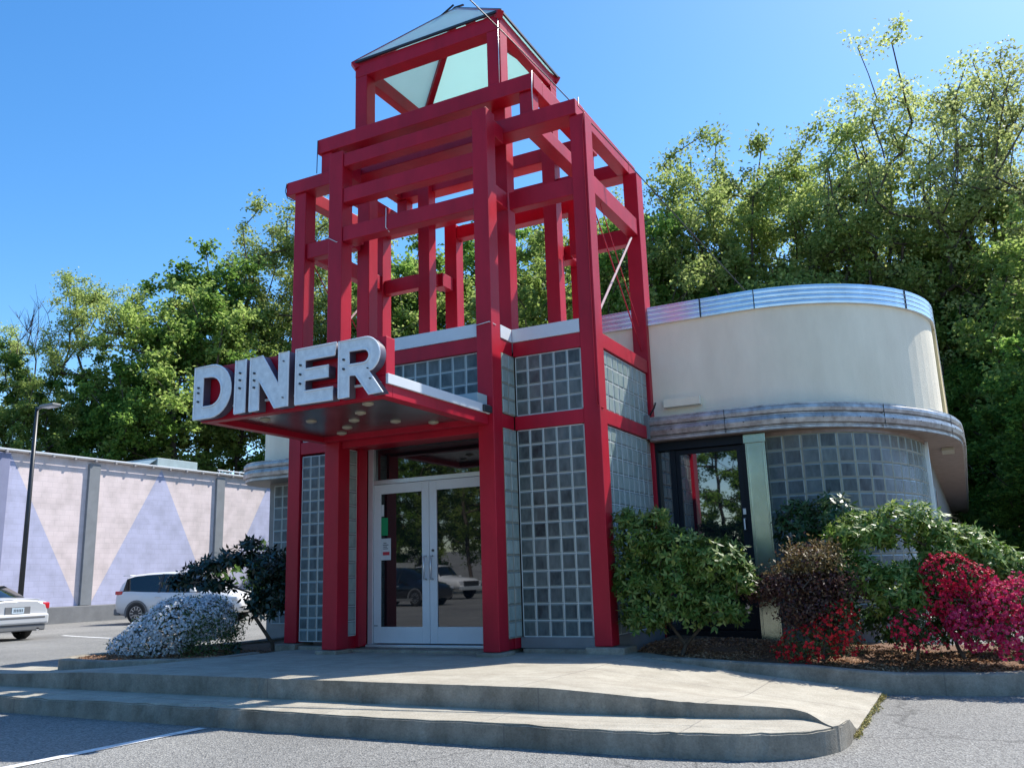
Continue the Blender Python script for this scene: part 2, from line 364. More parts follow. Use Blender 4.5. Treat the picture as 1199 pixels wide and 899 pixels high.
# glass blocks: flat panel. o = lower-left corner, u = unit along, n = outward normal
def block_cells(s, o, u, n, w, h, nc, nr, g=.007, ed=.017, pil=.010):
    o, u, n = Vector(o), Vector(u), Vector(n); z = Vector((0,0,1)); cw, ch = w/nc, h/nr
    for i in range(nc):
        for j in range(nr):
            a = o + u*(i*cw) + z*(j*ch)
            def P(du, dz, dn): return a + u*du + z*dz + n*dn
            O = [P(g/2,g/2,0), P(cw-g/2,g/2,0), P(cw-g/2,ch-g/2,0), P(g/2,ch-g/2,0)]
            I = [P(g/2+ed,g/2+ed,pil), P(cw-g/2-ed,g/2+ed,pil), P(cw-g/2-ed,ch-g/2-ed,pil), P(g/2+ed,ch-g/2-ed,pil)]
            a_, b_ = random.uniform(-.0035,.0035), random.uniform(-.0035,.0035); I = [I[0]+n*a_, I[1]+n*b_, I[2]-n*a_, I[3]-n*b_]
            for k in range(4): s.poly([O[k], O[(k+1)%4], I[(k+1)%4], I[k]], 1)
            s.poly(I, 0)
    # mortar grid, proud of the blocks by a hair
    def bar(u0, u1, z0, z1):
        c = [o+u*u0+z*z0-n*.03, o+u*u1+z*z0-n*.03, o+u*u1+z*z1-n*.03, o+u*u0+z*z1-n*.03]
        d = [q + n*.034 for q in c]
        s.poly(d, 2)
        for k in range(4): s.poly([c[k], c[(k+1)%4], d[(k+1)%4], d[k]], 2)
    for i in range(nc+1):
        e = .012 if i in (0, nc) else g/2
        bar(i*cw-e*(i>0), i*cw+e*(i<nc), 0, h)
    for j in range(nr+1):
        for i in range(nc):
            e = .012 if j in (0, nr) else g/2
            bar(i*cw+g/2, (i+1)*cw-g/2, j*ch-e*(j>0), j*ch+e*(j<nr))
    return s
def block_panel(parent, o, u, n, w, h, nc, nr, mats=None, name='glass_block_panel'):
    s = block_cells(MB(), o, u, n, w, h, nc, nr)
    return s.build(name, mats or [M['gb'], M['gbe'], M['mortar']], parent, fixn=False)

# leaves -------------------------------------------------------------
rng = np.random.default_rng(7)
def leaf_quads(C, D, N, L, W, fold=.25):
    """C centres (n,3), D long direction, N normal, L lengths, W widths -> folded rhombic leaves (two tris sharing midrib)"""
    D = D/np.linalg.norm(D, axis=1, keepdims=True); S = np.cross(D, N); S /= (np.linalg.norm(S, axis=1, keepdims=True)+1e-9)
    U = np.cross(S, D); L = L[:,None]; W = W[:,None]
    a = C - D*L*.5; b = C + S*W*.5 + U*W*fold - D*L*.06; c = C + D*L*.5; d = C - S*W*.5 + U*W*fold - D*L*.06
    V = np.stack([a,b,c,d], 1).reshape(-1,3); n = len(C); i = np.arange(n)*4
    F = np.stack([i,i+1,i+2,i+3],1)
    return V, F
def mesh_np(name, V, F, mats, mi=None, smooth=False):
    me = bpy.data.meshes.new(name); me.vertices.add(len(V)); me.vertices.foreach_set('co', np.asarray(V, np.float32).ravel())
    n = F.shape[1]; me.loops.add(F.size); me.loops.foreach_set('vertex_index', np.asarray(F, np.int32).ravel())
    me.polygons.add(len(F)); me.polygons.foreach_set('loop_start', np.arange(len(F), dtype=np.int32)*n)
    me.polygons.foreach_set('loop_total', np.full(len(F), n, np.int32))
    for m in mats: me.materials.append(m)
    if mi is not None: me.polygons.foreach_set('material_index', np.asarray(mi, np.int32))
    me.update(calc_edges=True); me.validate()
    return me
def rand_unit(n):
    v = rng.normal(size=(n,3)); return v/np.linalg.norm(v, axis=1, keepdims=True)

# branching skeleton: connect clump centres to the nearest node of the growing tree
def skeleton(root, trunk, targets, step=.8, r_tip=.012, expo=2.3, wob=.08, up=.35, hz=1.0):
    nodes = [Vector(root)]; par = [-1]
    for p in trunk: nodes.append(Vector(p)); par.append(len(nodes)-2)
    nt0 = len(nodes)
    arr = np.array([list(v) for v in nodes])
    cen = np.array(trunk[-1]) if len(trunk) else np.array(root)
    order = sorted(range(len(targets)), key=lambda i: np.linalg.norm(np.array(targets[i])-cen))
    tips = []
    for i in order:
        t = np.array(targets[i]); dv = t - arr; dist = np.linalg.norm(dv, axis=1)
        cost = np.sqrt((hz*(dv[:,:2]**2).sum(1)) + dv[:,2]**2) + np.maximum(0, -dv[:,2])*1.2
        j = int(np.argmin(cost)); p0 = Vector(arr[j]); p1 = Vector(t); L = (p1-p0).length
        k = max(1, int(L/step)); last = j
        for q in range(1, k+1):
            f = q/k; p = p0.lerp(p1, f); p.z -= up*L*.25*math.sin(math.pi*f)*(-1)
            if q < k: p += Vector(rng.normal(size=3)*wob*step)
            nodes.append(p); par.append(last); last = len(nodes)-1
            arr = np.vstack([arr, [list(p)]])
        tips.append(last)
    n = len(nodes); w = [0.]*n
    for t in tips: w[t] += 1
    for i in range(n-1, 0, -1):
        w[par[i]] += w[i]
    r = [r_tip*max(1, x)**(1/expo) for x in w]
    return nodes, par, r
def skel_mesh(s, nodes, par, r, seg=5, mi=0, rmin=0.):
    for i in range(1, len(nodes)):
        if r[i] < rmin: continue
        a, b = nodes[par[i]], nodes[i]
        d = b-a
        if d.length < 1e-5: continue
        d.normalize(); u = Vector((1,0,0)) if abs(d.x) < .8 else Vector((0,1,0))
        x = d.cross(u).normalized(); y = d.cross(x); n = len(s.v); ra = min(r[par[i]], r[i]*1.35)
        for p, rr in ((a, ra), (b, r[i])):
            for k in range(seg):
                t = 2*math.pi*k/seg; s.v.append(tuple(p + (x*math.cos(t)+y*math.sin(t))*rr))
        for k in range(seg): s.f.append([n+k, n+(k+1)%seg, n+seg+(k+1)%seg, n+seg+k]); s.m.append(mi)
    return s

# ------------------------------------------------------------------ ground
def sm(a, b, x):
    t = max(0., min(1., (x-a)/(b-a))); return t*t*(3-2*t)
def gz(x, y):
    t = sm(6.1, 7.4, y)*(1-sm(-9.5, -7., x)); d = math.hypot(x+11, y-8)
    z = -.33 + .14*t*(1-sm(0, 14, d))
    rr = math.hypot(x+6, y)
    if y > 0:
        rr2 = math.hypot(x+6, y)
        z += 9*sm(38, 75, rr2) if x > -32 else 9*sm(38, 80, rr2)
    z += 5*sm(60, 110, -y+abs(x+20)*.2)
    return z
def ground():
    xs = sorted(set([-400,-250,-160,-120] + list(range(-100,101,4)) + [x*.5 for x in range(-30,10)] + [120,160,250,400]))
    ys = sorted(set([-400,-250,-160,-120] + list(range(-100,121,4)) + [y*.5 for y in range(4,40)] + [160,250,400]))
    s = MB(); s.v = [(x, y, gz(x,y)) for y in ys for x in xs]; nx = len(xs)
    for j in range(len(ys)-1):
        for i in range(nx-1): s.f.append([j*nx+i, j*nx+i+1, (j+1)*nx+i+1, (j+1)*nx+i]); s.m.append(0 if (math.hypot(xs[i]+6, ys[j]) < 37 or ys[j] < 0) else 1)
    o = s.build('ground', [M['asphalt'], M['mulch']], smooth=True, fixn=False)
    tag(o, 'worn grey asphalt parking lot around the diner', kind='structure')
ground()
def stripe(a, b, w, label):
    a, b = Vector((*a,0)), Vector((*b,0)); d = (b-a).normalized(); n = Vector((-d.y, d.x, 0))*w/2; s = MB(); k = 10
    for i in range(k):
        p, q = a.lerp(b, i/k), a.lerp(b, (i+1)/k)
        s.poly([(v.x, v.y, gz(v.x,v.y)+.006) for v in (p-n, q-n, q+n, p+n)])
    o = s.build('parking_line', M['line'], fixn=False); tag(o, label, kind='structure')
stripe((-6.55,1.5), (-6.27,5.98), .11, 'white parking line running up to the front kerb')
stripe((-22.2,16.05), (-19.0,15.05), .12, 'white parking line beside the silver car')
stripe((-24.2,20.1), (-22.6,19.6), .12, 'white parking line near the white car')

# ------------------------------------------------------------------ entrance pad and steps (one structure each)
def kfront(x):   # outer face of the lowest step
    return 6.05 + .03*sm(-5, -2, x)
def build_steps():
    # lower step: block with rounded right end, top z -.165
    rj = random.Random(4); out = [(-12.6, 6.0)] + [(x*.14, kfront(x*.14)+rj.uniform(-.006,.006)) for x in range(-87, -14)]
    pts = catmull([(-2.0,6.10),(-1.6,6.15),(-1.28,6.28),(-1.06,6.47),(-.95,6.72),(-.925,7.0)], 5)
    out = [p for p in out if p[0] < -2.05] + [(p.x, p.y) for p in pts]
    back = [(-1.1,7.015)] + [(-1.4,6.99),(-2.0,6.86),(-3.0,6.76),(-12.6,6.74)]
    top, bot = -.165, -.42
    s = MB(); P = out + back
    n = len(P)
    s.poly([(x,y,top) for x,y in P]); s.v += [(x,y,bot) for x,y in P]
    s2 = []
    for k in range(n):
        a, b = P[k], P[(k+1)%n]; s.poly([(a[0],a[1],bot),(b[0],b[1],bot),(b[0],b[1],top),(a[0],a[1],top)])
    bm = bmesh.new(); me = bpy.data.meshes.new('lower_step')
    vb = [bm.verts.new((x,y,bot)) for x,y in P]; vt = [bm.verts.new((x,y+(rj.random()**6*.05 if y < 6.3 else 0),top + .004*math.sin(x*3.1) + (rj.uniform(-.005,.003) if y < 6.5 else 0))) for x,y in P]
    bm.faces.new(vt); bm.faces.new(vb[::-1])
    for k in range(n): bm.faces.new([vb[k], vb[(k+1)%n], vt[(k+1)%n], vt[k]])
    bmesh.ops.recalc_face_normals(bm, faces=bm.faces)
    # chipped, rounded nosing
    ed = [e for e in bm.edges if e.verts[0] in vt and e.verts[1] in vt and e.verts[0].co.y < 6.995 and e.verts[1].co.y < 6.995 and (e.verts[0].co.y+e.verts[1].co.y)/2 < 6.72]
    bmesh.ops.bevel(bm, geom=ed, offset=.012, segments=2, affect='EDGES')
    bm.to_mesh(me); bm.free(); me.materials.append(M['concrete'])
    for p in me.polygons:
        pass
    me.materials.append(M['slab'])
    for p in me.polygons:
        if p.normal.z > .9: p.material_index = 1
    o = link('lower_step', me); tag(o, 'long low concrete step with a rounded right end', kind='structure')
build_steps()
def hfront(x):
    if x < -3.2: return .02 - .05*sm(-8.5,-10.5,x)
    pts = [(-3.2,.02),(-2.74,-.005),(-2.07,-.055),(-1.48,-.078),(-1.3,-.094),(-1.18,-.118),(-1.08,-.150),(-.98,-.159),(-.9,-.160)]
    for (a,za),(b,zb) in zip(pts, pts[1:]):
        if x <= b: return za+(zb-za)*(x-a)/(b-a)
    return -.160
def hback(x):
    if x > -3.5: return -.3*min(1., (x+3.5)/2.57)
    return -.17*sm(8.5, 11, -x)
def padz(x, y):
    w = 1-sm(6.75, 8.3, y)
    if x > -1.6: w = w*(1-sm(-1.6,-1.0,x)) + (1-sm(6.93,7.45,y))*sm(-1.6,-1.0,x)
    return hback(x)*(1-w) + hfront(x)*w
def yf(x):
    pts = [(-14,6.68),(-3,6.68),(-2,6.74),(-1.5,6.84),(-1.3,6.90),(-1.2,6.88),(-1.1,6.78),(-1.03,6.66),(-.98,6.60),(-.945,6.72),(-.925,6.98)]
    for (a,za),(b,zb) in zip(pts, pts[1:]):
        if x <= b: return za+(zb-za)*(x-a)/(b-a)
    return 6.98
def pad():
    xs = [-12.4+.1*i for i in range(91)] + [-3.3+.06*i for i in range(36)] + [-1.17,-1.14,-1.11,-1.08,-1.05,-1.02,-.99,-.96,-.93]
    xs = sorted(set(round(x,3) for x in xs)); N = 26; s = MB(); nx = len(xs); rq = random.Random(9)
    for j in range(N+1):
        for x in xs:
            y0 = yf(x) + (rq.random()**5*.03 + rq.uniform(-.004,.004) if j == 0 and x < -1.3 else 0); y1 = 9.98 if x > -8.6 else 8.6; y = y0 + (y1-y0)*(j/N); s.v.append((x, y, padz(x,y)))
    for j in range(N):
        for i in range(nx-1): s.f.append([j*nx+i, j*nx+i+1, (j+1)*nx+i+1, (j+1)*nx+i]); s.m.append(0)
    b0 = len(s.v)
    for i, x in enumerate(xs): s.v.append((x, yf(x), -.4))
    for i in range(nx-1): s.f.append([b0+i, b0+i+1, i+1, i]); s.m.append(1)
    # right edge skirt
    b1 = len(s.v)
    for j in range(N+1):
        v = s.v[j*nx+nx-1]; s.v.append((v[0], v[1], -.42))
    for j in range(N): s.f.append([j*nx+nx-1, b1+j, b1+j+1, (j+1)*nx+nx-1]); s.m.append(1)
    b2 = len(s.v)
    for j in range(N+1):
        v = s.v[j*nx]; s.v.append((v[0], v[1], -.42))
    for j in range(N): s.f.append([j*nx, (j+1)*nx, b2+j+1, b2+j]); s.m.append(1)
    o = s.build('entrance_pavement', [M['slab'], M['concrete']], fixn=False)
    tag(o, 'pale concrete entrance pavement in front of the doors sloping to the lot', kind='structure')
pad()

# planting beds
def kerb(path, ztop, zbot, w=.15, name='bed_kerb', label=''):
    """path list of (x,y); ztop function of index->z"""
    P = catmull(path, 6); s = MB(); rings = []
    for i, p in enumerate(P):
        d = P[min(i+1,len(P)-1)] - P[max(i-1,0)]; d.z = 0; d.normalize(); nr = Vector((d.y,-d.x,0)); zt = ztop(p.x, p.y)
        rings.append(len(s.v))
        for o, z in ((0, zbot), (0, zt-.02), (-.006, zt-.006), (-.022, zt), (-w+.02, zt), (-w, zt-.02), (-w, zbot)):
            s.v.append((p.x+nr.x*o, p.y+nr.y*o, z + (.004*math.sin(p.x*5+p.y*3) if z > zbot else 0)))
    for a, b in zip(rings, rings[1:]):
        for k in range(6): s.f.append([a+k, a+k+1, b+k+1, b+k]); s.m.append(0)
    s.f.append([rings[0]+k for k in range(7)]); s.m.append(0); s.f.append([rings[-1]+k for k in range(7)]); s.m.append(0)
    o = s.build(name, M['concrete']); tag(o, label, 'kerb'); return P
KR = [(-3.72,9.62),(-3.4,9.55),(-2.4,9.52),(-1.5,9.55),(-.9,9.6),(-.2,9.66),(.3,9.85),(.75,10.3),(.95,11.2),(1.0,13),(1.0,28)]
def kr_top(x, y):
    pts = [(-3.8,.0),(-3.28,-.01),(-2.43,-.035),(-1.57,-.075),(-.71,-.135),(.3,-.12),(3,-.12)]
    for (a,za),(b,zb) in zip(pts, pts[1:]):
        if x <= b: return za+(zb-za)*(x-a)/(b-a)
    return -.12
kerb(KR, kr_top, -.45, label='long concrete kerb along the flower bed on the right')
KL = [(-8.75,9.3),(-8.75,8.55),(-9.3,8.2),(-9.95,7.94),(-10.6,7.88),(-11.15,8.02),(-11.42,8.4),(-11.35,8.85),(-11.0,9.3),(-10.8,10.2),(-10.7,12.2)]
kerb(KL[::-1], lambda x,y: .0, -.4, label='low kerb rounding the end of the flower bed on the left')
def bed(poly, zf, label, chips, name='mulch_bed'):
    # triangulated sheet + loose bark chips on it (stuff)
    xs0, xs1 = min(p[0] for p in poly), max(p[0] for p in poly); ys0, ys1 = min(p[1] for p in poly), max(p[1] for p in poly)
    def inside(x, y):
        c = False; n = len(poly)
        for i in range(n):
            x1,y1 = poly[i]; x2,y2 = poly[(i+1)%n]
            if (y1 > y) != (y2 > y) and x < (x2-x1)*(y-y1)/(y2-y1)+x1: c = not c
        return c
    bm = bmesh.new(); vs = [bm.verts.new((x,y,zf(x,y))) for x,y in poly]; f = bm.faces.new(vs)
    bmesh.ops.triangulate(bm, faces=[f]); me = bpy.data.meshes.new(name)
    bmesh.ops.subdivide_edges(bm, edges=bm.edges, cuts=3, use_grid_fill=True)
    for v in bm.verts: v.co.z = zf(v.co.x, v.co.y)
    bmesh.ops.recalc_face_normals(bm, faces=bm.faces)
    bm.to_mesh(me); bm.free(); me.materials.append(M['mulch'])
    for p in me.polygons: pass
    o = link(name, me); tag(o, label, kind='structure')
    C = []
    while len(C) < chips:
        x = rng.uniform(xs0, xs1); y = rng.uniform(ys0, min(ys1, ys0+1.9))
        if inside(x,y): C.append((x,y,zf(x,y)+rng.uniform(.004,.02)))
    C = np.array(C); n = len(C); D = rng.normal(size=(n,3))*[1,1,.25]; N = rng.normal(size=(n,3))*[.5,.5,.2]+[0,0,1]
    V, F = leaf_quads(C, D, N, rng.uniform(.015,.06,n), rng.uniform(.008,.022,n), .1)
    o2 = link('bark_chips', mesh_np('bark_chips', V, F, [M['bark_chip']])); tag(o2, 'loose brown bark mulch chips scattered on the '+label.split(' the ')[-1] if False else 'brown bark mulch chips covering '+('the right flower bed' if xs1 > 0 else 'the left flower bed'), kind='stuff')
kp = [(p.x, p.y+.06) for p in catmull(KR[:9], 6)]
bed(kp + [(.88,12.5),(-.45,12.5),(-3.72,12.5)], lambda x,y: kr_top(x,y)-.05+.10*sm(9.7,11.5,y)+.02*math.sin(x*4)*math.cos(y*5), 'dark bark mulch bed under the shrubs on the right', 16000)
bed([(-8.8,8.62),(-9.35,8.3),(-9.95,8.05),(-10.6,8.0),(-11.1,8.12),(-11.3,8.42),(-11.22,8.8),(-10.9,9.3),(-10.7,10.2),(-10.6,12.2),(-8.8,12.2)], lambda x,y: -.05+.03*math.sin(x*3)*math.cos(y*4), 'dark bark mulch bed under the shrubs on the left', 5000)

# ------------------------------------------------------------------ entrance pavilion (red tower)
PV = empty('entrance_pavilion', (-6.3, 10.9, 0), 'tall red steel lattice entrance tower with glass pyramid top and glass block walls', 'entrance tower')
def col(x0, x1, y0, y1, z0, z1): return B('column', M['red'], PV, x0, x1, y0, y1, z0, z1, .008)
def beam(x0, x1, y0, y1, z0, z1): return B('beam', M['red'], PV, x0, x1, y0, y1, z0, z1, .008)
YC = 10.905
def my(y): return 2*YC - y
# corner columns
for (x0,x1) in ((-8.74,-8.52),(-4.02,-3.80)):
    col(x0,x1,9.76,10.0,.08,6.868); col(x0,x1,my(10.02),my(9.76),-.1,6.868)
# portal columns front/back
for (x0,x1) in ((-7.60,-7.36),(-5.20,-4.98)):
    col(x0,x1,9.2,9.44,.05,7.02); col(x0,x1,my(9.44),my(9.2),3.95,7.02)
# inner tower A columns
for (x0,x1) in ((-7.698,-7.476),(-5.324,-5.102)):
    col(x0,x1,9.917,10.14,7.70,8.665); col(x0,x1,10.00,10.22,3.97,7.698); col(x0,x1,my(10.14),my(9.917),3.97,8.665)
# B short posts standing on ring C
for (x0,x1) in ((-8.24,-8.04),(-4.76,-4.56)):
    col(x0,x1,9.78,9.98,7.092,7.438); col(x0,x1,my(9.98),my(9.78),7.092,7.438)
def ring(x0, x1, y0, y1, z0, z1, w, name='ring_beam'):
    beam(x0,x1,y0,y0+w,z0,z1); beam(x0,x1,y1-w,y1,z0,z1)
    v = w*.62
    beam(x0+.002,x0+v,y0+w+.002,y1-w-.002,z0+.002,z1-.002); beam(x1-v,x1-.002,y0+w+.002,y1-w-.002,z0+.002,z1-.002)
ring(-8.89,-3.91,9.72,my(9.72),6.87,7.09,.30)
ring(-8.29,-4.51,9.74,my(9.74),7.44,7.68,.28)
ring(-7.70,-5.10,9.915,my(9.915),8.667,8.91,.24)
# portal cross beams (3 levels) front/back and side ties
for (z0,z1) in ((6.77,6.975),(6.21,6.43),(5.62,5.84)):
    beam(-7.358,-5.202,9.22,9.40,z0,z1)
beam(-7.358,-5.202,my(9.42),my(9.22),6.75,6.98)
beam(-4.76,-4.56,10.022,my(10.022),6.885,7.085); beam(-8.24,-8.04,10.022,my(10.022),6.885,7.085)
for s_ in (0,1):
    Y = (lambda a,b: (a,b)) if s_ == 0 else (lambda a,b: (my(b), my(a)))
    a, b = Y(9.80,9.96)
    beam(-4.978+.0,-4.022,a,b,5.77,6.02); beam(-8.518,-7.602,a,b,5.77,6.02)     # flank beams
    a, b = Y(9.442,9.798)
    beam(-5.16,-5.0,a,b,5.775,6.015); beam(-7.58,-7.42,a,b,5.775,6.015)         # return ties
    beam(-5.16,-5.0,a,Y(9.442,9.72)[1] if s_==0 else b,6.72,6.96) if s_ == 0 else None
    beam(-7.58,-7.42,a,9.718,6.72,6.96) if s_ == 0 else None
    a, b = Y(9.80,10.06)
beam(-3.99,-3.83,10.002,my(10.022),5.84,6.10); beam(-8.71,-8.55,10.002,my(10.022),5.84,6.10)   # side beams
# ties from the inner tower to the outer frame
for x0,x1 in ((-7.66,-7.50),(-5.29,-5.13)):
    beam(x0,x1,my(9.912),my(9.50),5.79,6.0)
# brace rods
for x in (-3.90,-8.62):
    for (ya,za,yb,zb,rr,mm) in ((10.05,4.12,11.6,5.75,.017,'pale_rod'),(10.05,5.82,11.75,4.05,.009,'red'),(10.02,6.3,11.7,4.4,.007,'red')):
        MB().tube([(x,ya,za),(x+.02,yb,zb)], rr, 6).build('brace_rod', M[mm], PV)
# walls: bands, fascias, deck
def band(*a): return B('wall_band', M['red'], PV, *a, .005)
# right flank
YG = 9.80
band(-4.978,-4.022,YG-.03,YG+.14,3.70,3.885); band(-4.978,-4.022,YG-.03,YG+.14,2.73,2.905)
band(-8.518,-7.602,YG-.03,YG+.14,3.70,3.885); band(-8.518,-7.602,YG-.03,YG+.14,2.73,2.905)
# returns beside portal columns
band(-5.16,-4.99,9.442,YG-.032,3.70,3.885); band(-5.16,-4.99,9.442,YG-.032,2.73,2.905)
band(-7.59,-7.42,9.442,YG-.032,3.70,3.885); band(-7.59,-7.42,9.442,YG-.032,-.0,2.905)
# portal top
band(-7.358,-5.202,9.25,9.40,3.70,3.885); band(-7.358,-5.202,9.25,9.40,2.66,2.90)
# sides
for x0,x1 in ((-3.98,-3.815),(-8.72,-8.56)):
    band(x0,x1,10.002,my(10.022),3.71,3.90); band(x0,x1,10.002,my(10.022),2.73,2.905)
B('wall_band', M['red'], PV, -8.50,-4.05, my(9.9), my(9.8), 2.6, 3.9)
# white fascias
def fas(*a): return B('fascia', M['white_metal'], PV, *a, .004)
fas(-7.358,-5.202,9.235,9.40,3.888,4.06); fas(-4.976,-4.022,YG-.045,YG+.14,3.888,4.065)
fas(-5.15,-4.978,9.442,YG-.046,3.888,4.062); fas(-8.518,-7.602,YG-.045,YG+.14,3.888,4.065); fas(-7.60,-7.43,9.442,YG-.046,3.888,4.062)
MB().box(-8.5,-4.03,YG+.142,my(9.9),3.80,3.93).box(-7.35,-5.21,9.402,YG+.14,3.80,3.93).build('roof_deck', M['roofm'], PV)
# glass block panels
U = (1,0,0); NF = (0,-1,0)
DULL = [M['gbw'], M['gbe'], M['mortar2']]
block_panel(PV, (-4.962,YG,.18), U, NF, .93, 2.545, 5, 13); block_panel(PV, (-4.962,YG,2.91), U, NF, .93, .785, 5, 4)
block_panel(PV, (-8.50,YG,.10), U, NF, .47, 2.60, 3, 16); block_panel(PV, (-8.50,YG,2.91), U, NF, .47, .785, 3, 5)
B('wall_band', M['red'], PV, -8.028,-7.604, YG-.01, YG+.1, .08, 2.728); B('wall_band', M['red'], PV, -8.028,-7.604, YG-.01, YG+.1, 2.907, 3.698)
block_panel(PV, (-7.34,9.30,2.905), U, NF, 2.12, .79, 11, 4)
block_panel(PV, (-4.985,9.445,.18), (0,1,0), (1,0,0), .352, 2.545, 2, 13, DULL); block_panel(PV, (-4.985,9.445,2.91), (0,1,0), (1,0,0), .352, .785, 2, 4, DULL)
PALE = [M['gbw'], M['gbe'], M['mortar']]
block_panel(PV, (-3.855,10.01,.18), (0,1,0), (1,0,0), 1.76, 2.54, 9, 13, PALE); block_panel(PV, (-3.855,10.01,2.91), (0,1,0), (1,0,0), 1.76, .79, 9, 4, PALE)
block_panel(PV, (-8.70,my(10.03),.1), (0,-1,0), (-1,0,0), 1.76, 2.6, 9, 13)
# jamb of the recessed entrance: one column of blocks and a red post each side
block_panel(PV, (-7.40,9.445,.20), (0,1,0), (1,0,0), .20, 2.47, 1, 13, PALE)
B('post', M['red'], PV, -7.56,-7.355, 9.65,9.83, .05,2.70); B('post', M['red'], PV, -5.20,-5.0, 9.65,9.83, .05,2.70)
B('wall_band', M['red'], PV, -5.19,-5.02, 9.445, 9.648, .05, 2.70)
B('inner_wall', M['dark'], PV, -8.45,-4.08, my(10.0), my(9.95), .0, 3.79, 0)
MB().box(-7.42,-5.18,9.45,9.88,2.70,2.76).build('portal_ceiling', M['red'], PV)
# plinths
for a in ((-8.82,-8.45,9.66,10.06),(-4.10,-3.62,9.66,10.1),(-7.66,-7.32,9.13,9.5),(-5.26,-4.93,9.13,9.5)):
    B('footing', M['concrete'], PV, *a, -.06, .075 if a[2] > 9.5 else .045, .012)
B('plinth', M['concrete'], PV, -4.93,-4.10, 9.70, 9.98, -.06, .05, .01); B('plinth', M['base'], PV, -4.99,-4.0, 9.77, 9.95, .052, .178, .006)
B('plinth', M['concrete'], PV, -8.45,-7.62, 9.72, 9.98, -.06, .045, .01); B('plinth', M['base'], PV, -3.98,-3.82, 10.0, 11.8, -.1, .178, .006)
B('threshold', M['concrete'], PV, -7.55,-5.05, 9.50, 10.0, -.05, .035, .01); B('threshold', M['alu'], PV, -7.34,-5.2, 9.78, 9.98, .037, .07, .005)
# doors
DY = 9.90
fr = MB().box(-7.35,-7.262,DY-.06,DY+.06,.072,2.76).box(-5.448,-5.21,DY-.06,DY+.06,.072,2.76).box(-7.26,-5.45,DY-.058,DY+.058,2.20,2.26).box(-7.26,-5.45,DY-.058,DY+.058,2.70,2.76)
fr.build('door_frame', M['alu'], PV, bevel=.004)
tr = MB().box(-7.26,-5.45,DY-.004,DY+.004,2.262,2.698).build('transom_window', M['glass'], PV)
B('sidelight', M['glass'], PV, -7.43,-7.352, DY-.01, DY+.01, .08, 2.7, 0)
for k, (x0, x1) in enumerate(((-7.258,-6.358),(-6.352,-5.452))):
    z0, z1 = .085, 2.195; st = .115
    d = MB().box(x0,x0+st,DY-.045,DY+.0,z0,z1).box(x1-st,x1,DY-.045,DY,z0,z1).box(x0+st,x1-st,DY-.0448,DY-.0002,z1-.13,z1).box(x0+st,x1-st,DY-.0448,DY-.0002,z0,z0+.21)
    door = d.build('door', M['white_metal'], PV, bevel=.003); 
    g = MB().box(x0+st,x1-st,DY-.03,DY-.02,z0+.21,z1-.13).build('pane', M['glass'], door)
    g.parent = door; g.location = (0,0,0)
    hx = x1-.05 if k == 0 else x0+.05
    h = MB().tube([(hx,DY-.05,.90),(hx,DY-.10,.90),(hx,DY-.10,1.20),(hx,DY-.05,1.20)], .014, 8)
    h.build('handle', M['alu'], door, loc=(0,0,0), smooth=True)
    if k == 0:
        n = MB().box(x0+st+.002,x0+st+.16,DY-.036,DY-.032,1.17,1.46,0).box(x0+st+.03,x0+st+.14,DY-.038,DY-.0365,1.235,1.28,1)
        for q, (a, b) in enumerate(((1.40,.05),(1.375,.09),(1.35,.06),(1.325,.08))): n.box(x0+st+.05-b*.2,x0+st+.05+b*.8,DY-.038,DY-.0365,a-.007,a+.003,2)
        n.build('notice', [M['paper'],M['redink'],M['ink']], door, loc=(0,0,0))
        MB().box(x0+st+.002,x0+st+.11,DY-.036,DY-.032,1.50,1.74).build('sticker', M['green'], door, loc=(0,0,0))
        MB().box(x0+st+.004,x0+st+.045,DY-.036,DY-.032,1.76,1.92).build('sticker', M['paper'], door, loc=(0,0,0))
    else:
        MB().lathe(0,0,[(0,.0),(.018,.0),(.018,.012),(0,.012)],12).build('lock', M['dark'], door, loc=(x0+.055, DY-.046, 1.27)).rotation_euler = (R(90),0,0)
    B('hinge_block', M['dark'], PV, x0+.01 if k == 0 else x1-.11, x0+.07 if k==0 else x1-.05, DY-.05, DY-.046, .305, .315, 0)
# pyramid
ap = (-6.4, 10.905, 10.08); x0,x1,y0,y1,zb = -7.74,-5.06,9.88,my(9.88),8.93
cs = [(x0,y0,zb),(x1,y0,zb),(x1,y1,zb),(x0,y1,zb)]
s = MB()
for k in range(4): s.poly([cs[k], cs[(k+1)%4], ap])
o = s.build('pyramid_glazing', M['pyr'], PV); md = o.modifiers.new('th','SOLIDIFY'); md.thickness = .015
for k in range(4):
    MB().bar(Vector(cs[k])*.99+Vector(ap)*.01-Vector((0,0,.075)), Vector(ap)-Vector((0,0,.09)), .10, .12).build('rafter', M['red'], PV, bevel=.006)
    a, b = Vector(cs[k]), Vector(cs[(k+1)%4])
    MB().bar(a-Vector((0,0,.008)), b-Vector((0,0,.008)), .03, .035).build('glazing_bar', M['dark'], PV)
    MB().bar(a+Vector((0,0,.01)), Vector(ap)+Vector((0,0,.01)), .025, .02).build('glazing_bar', M['dark'], PV)
MB().bar((-6.86,10.88,9.80),(-6.42,10.90,10.10),.04,.02).bar((-6.82,10.74,9.80),(-6.38,10.78,10.06),.025,.02).bar((-6.42,10.90,10.10),(-6.24,10.86,10.06),.03,.02).build('ridge_flap', M['dark'], PV)
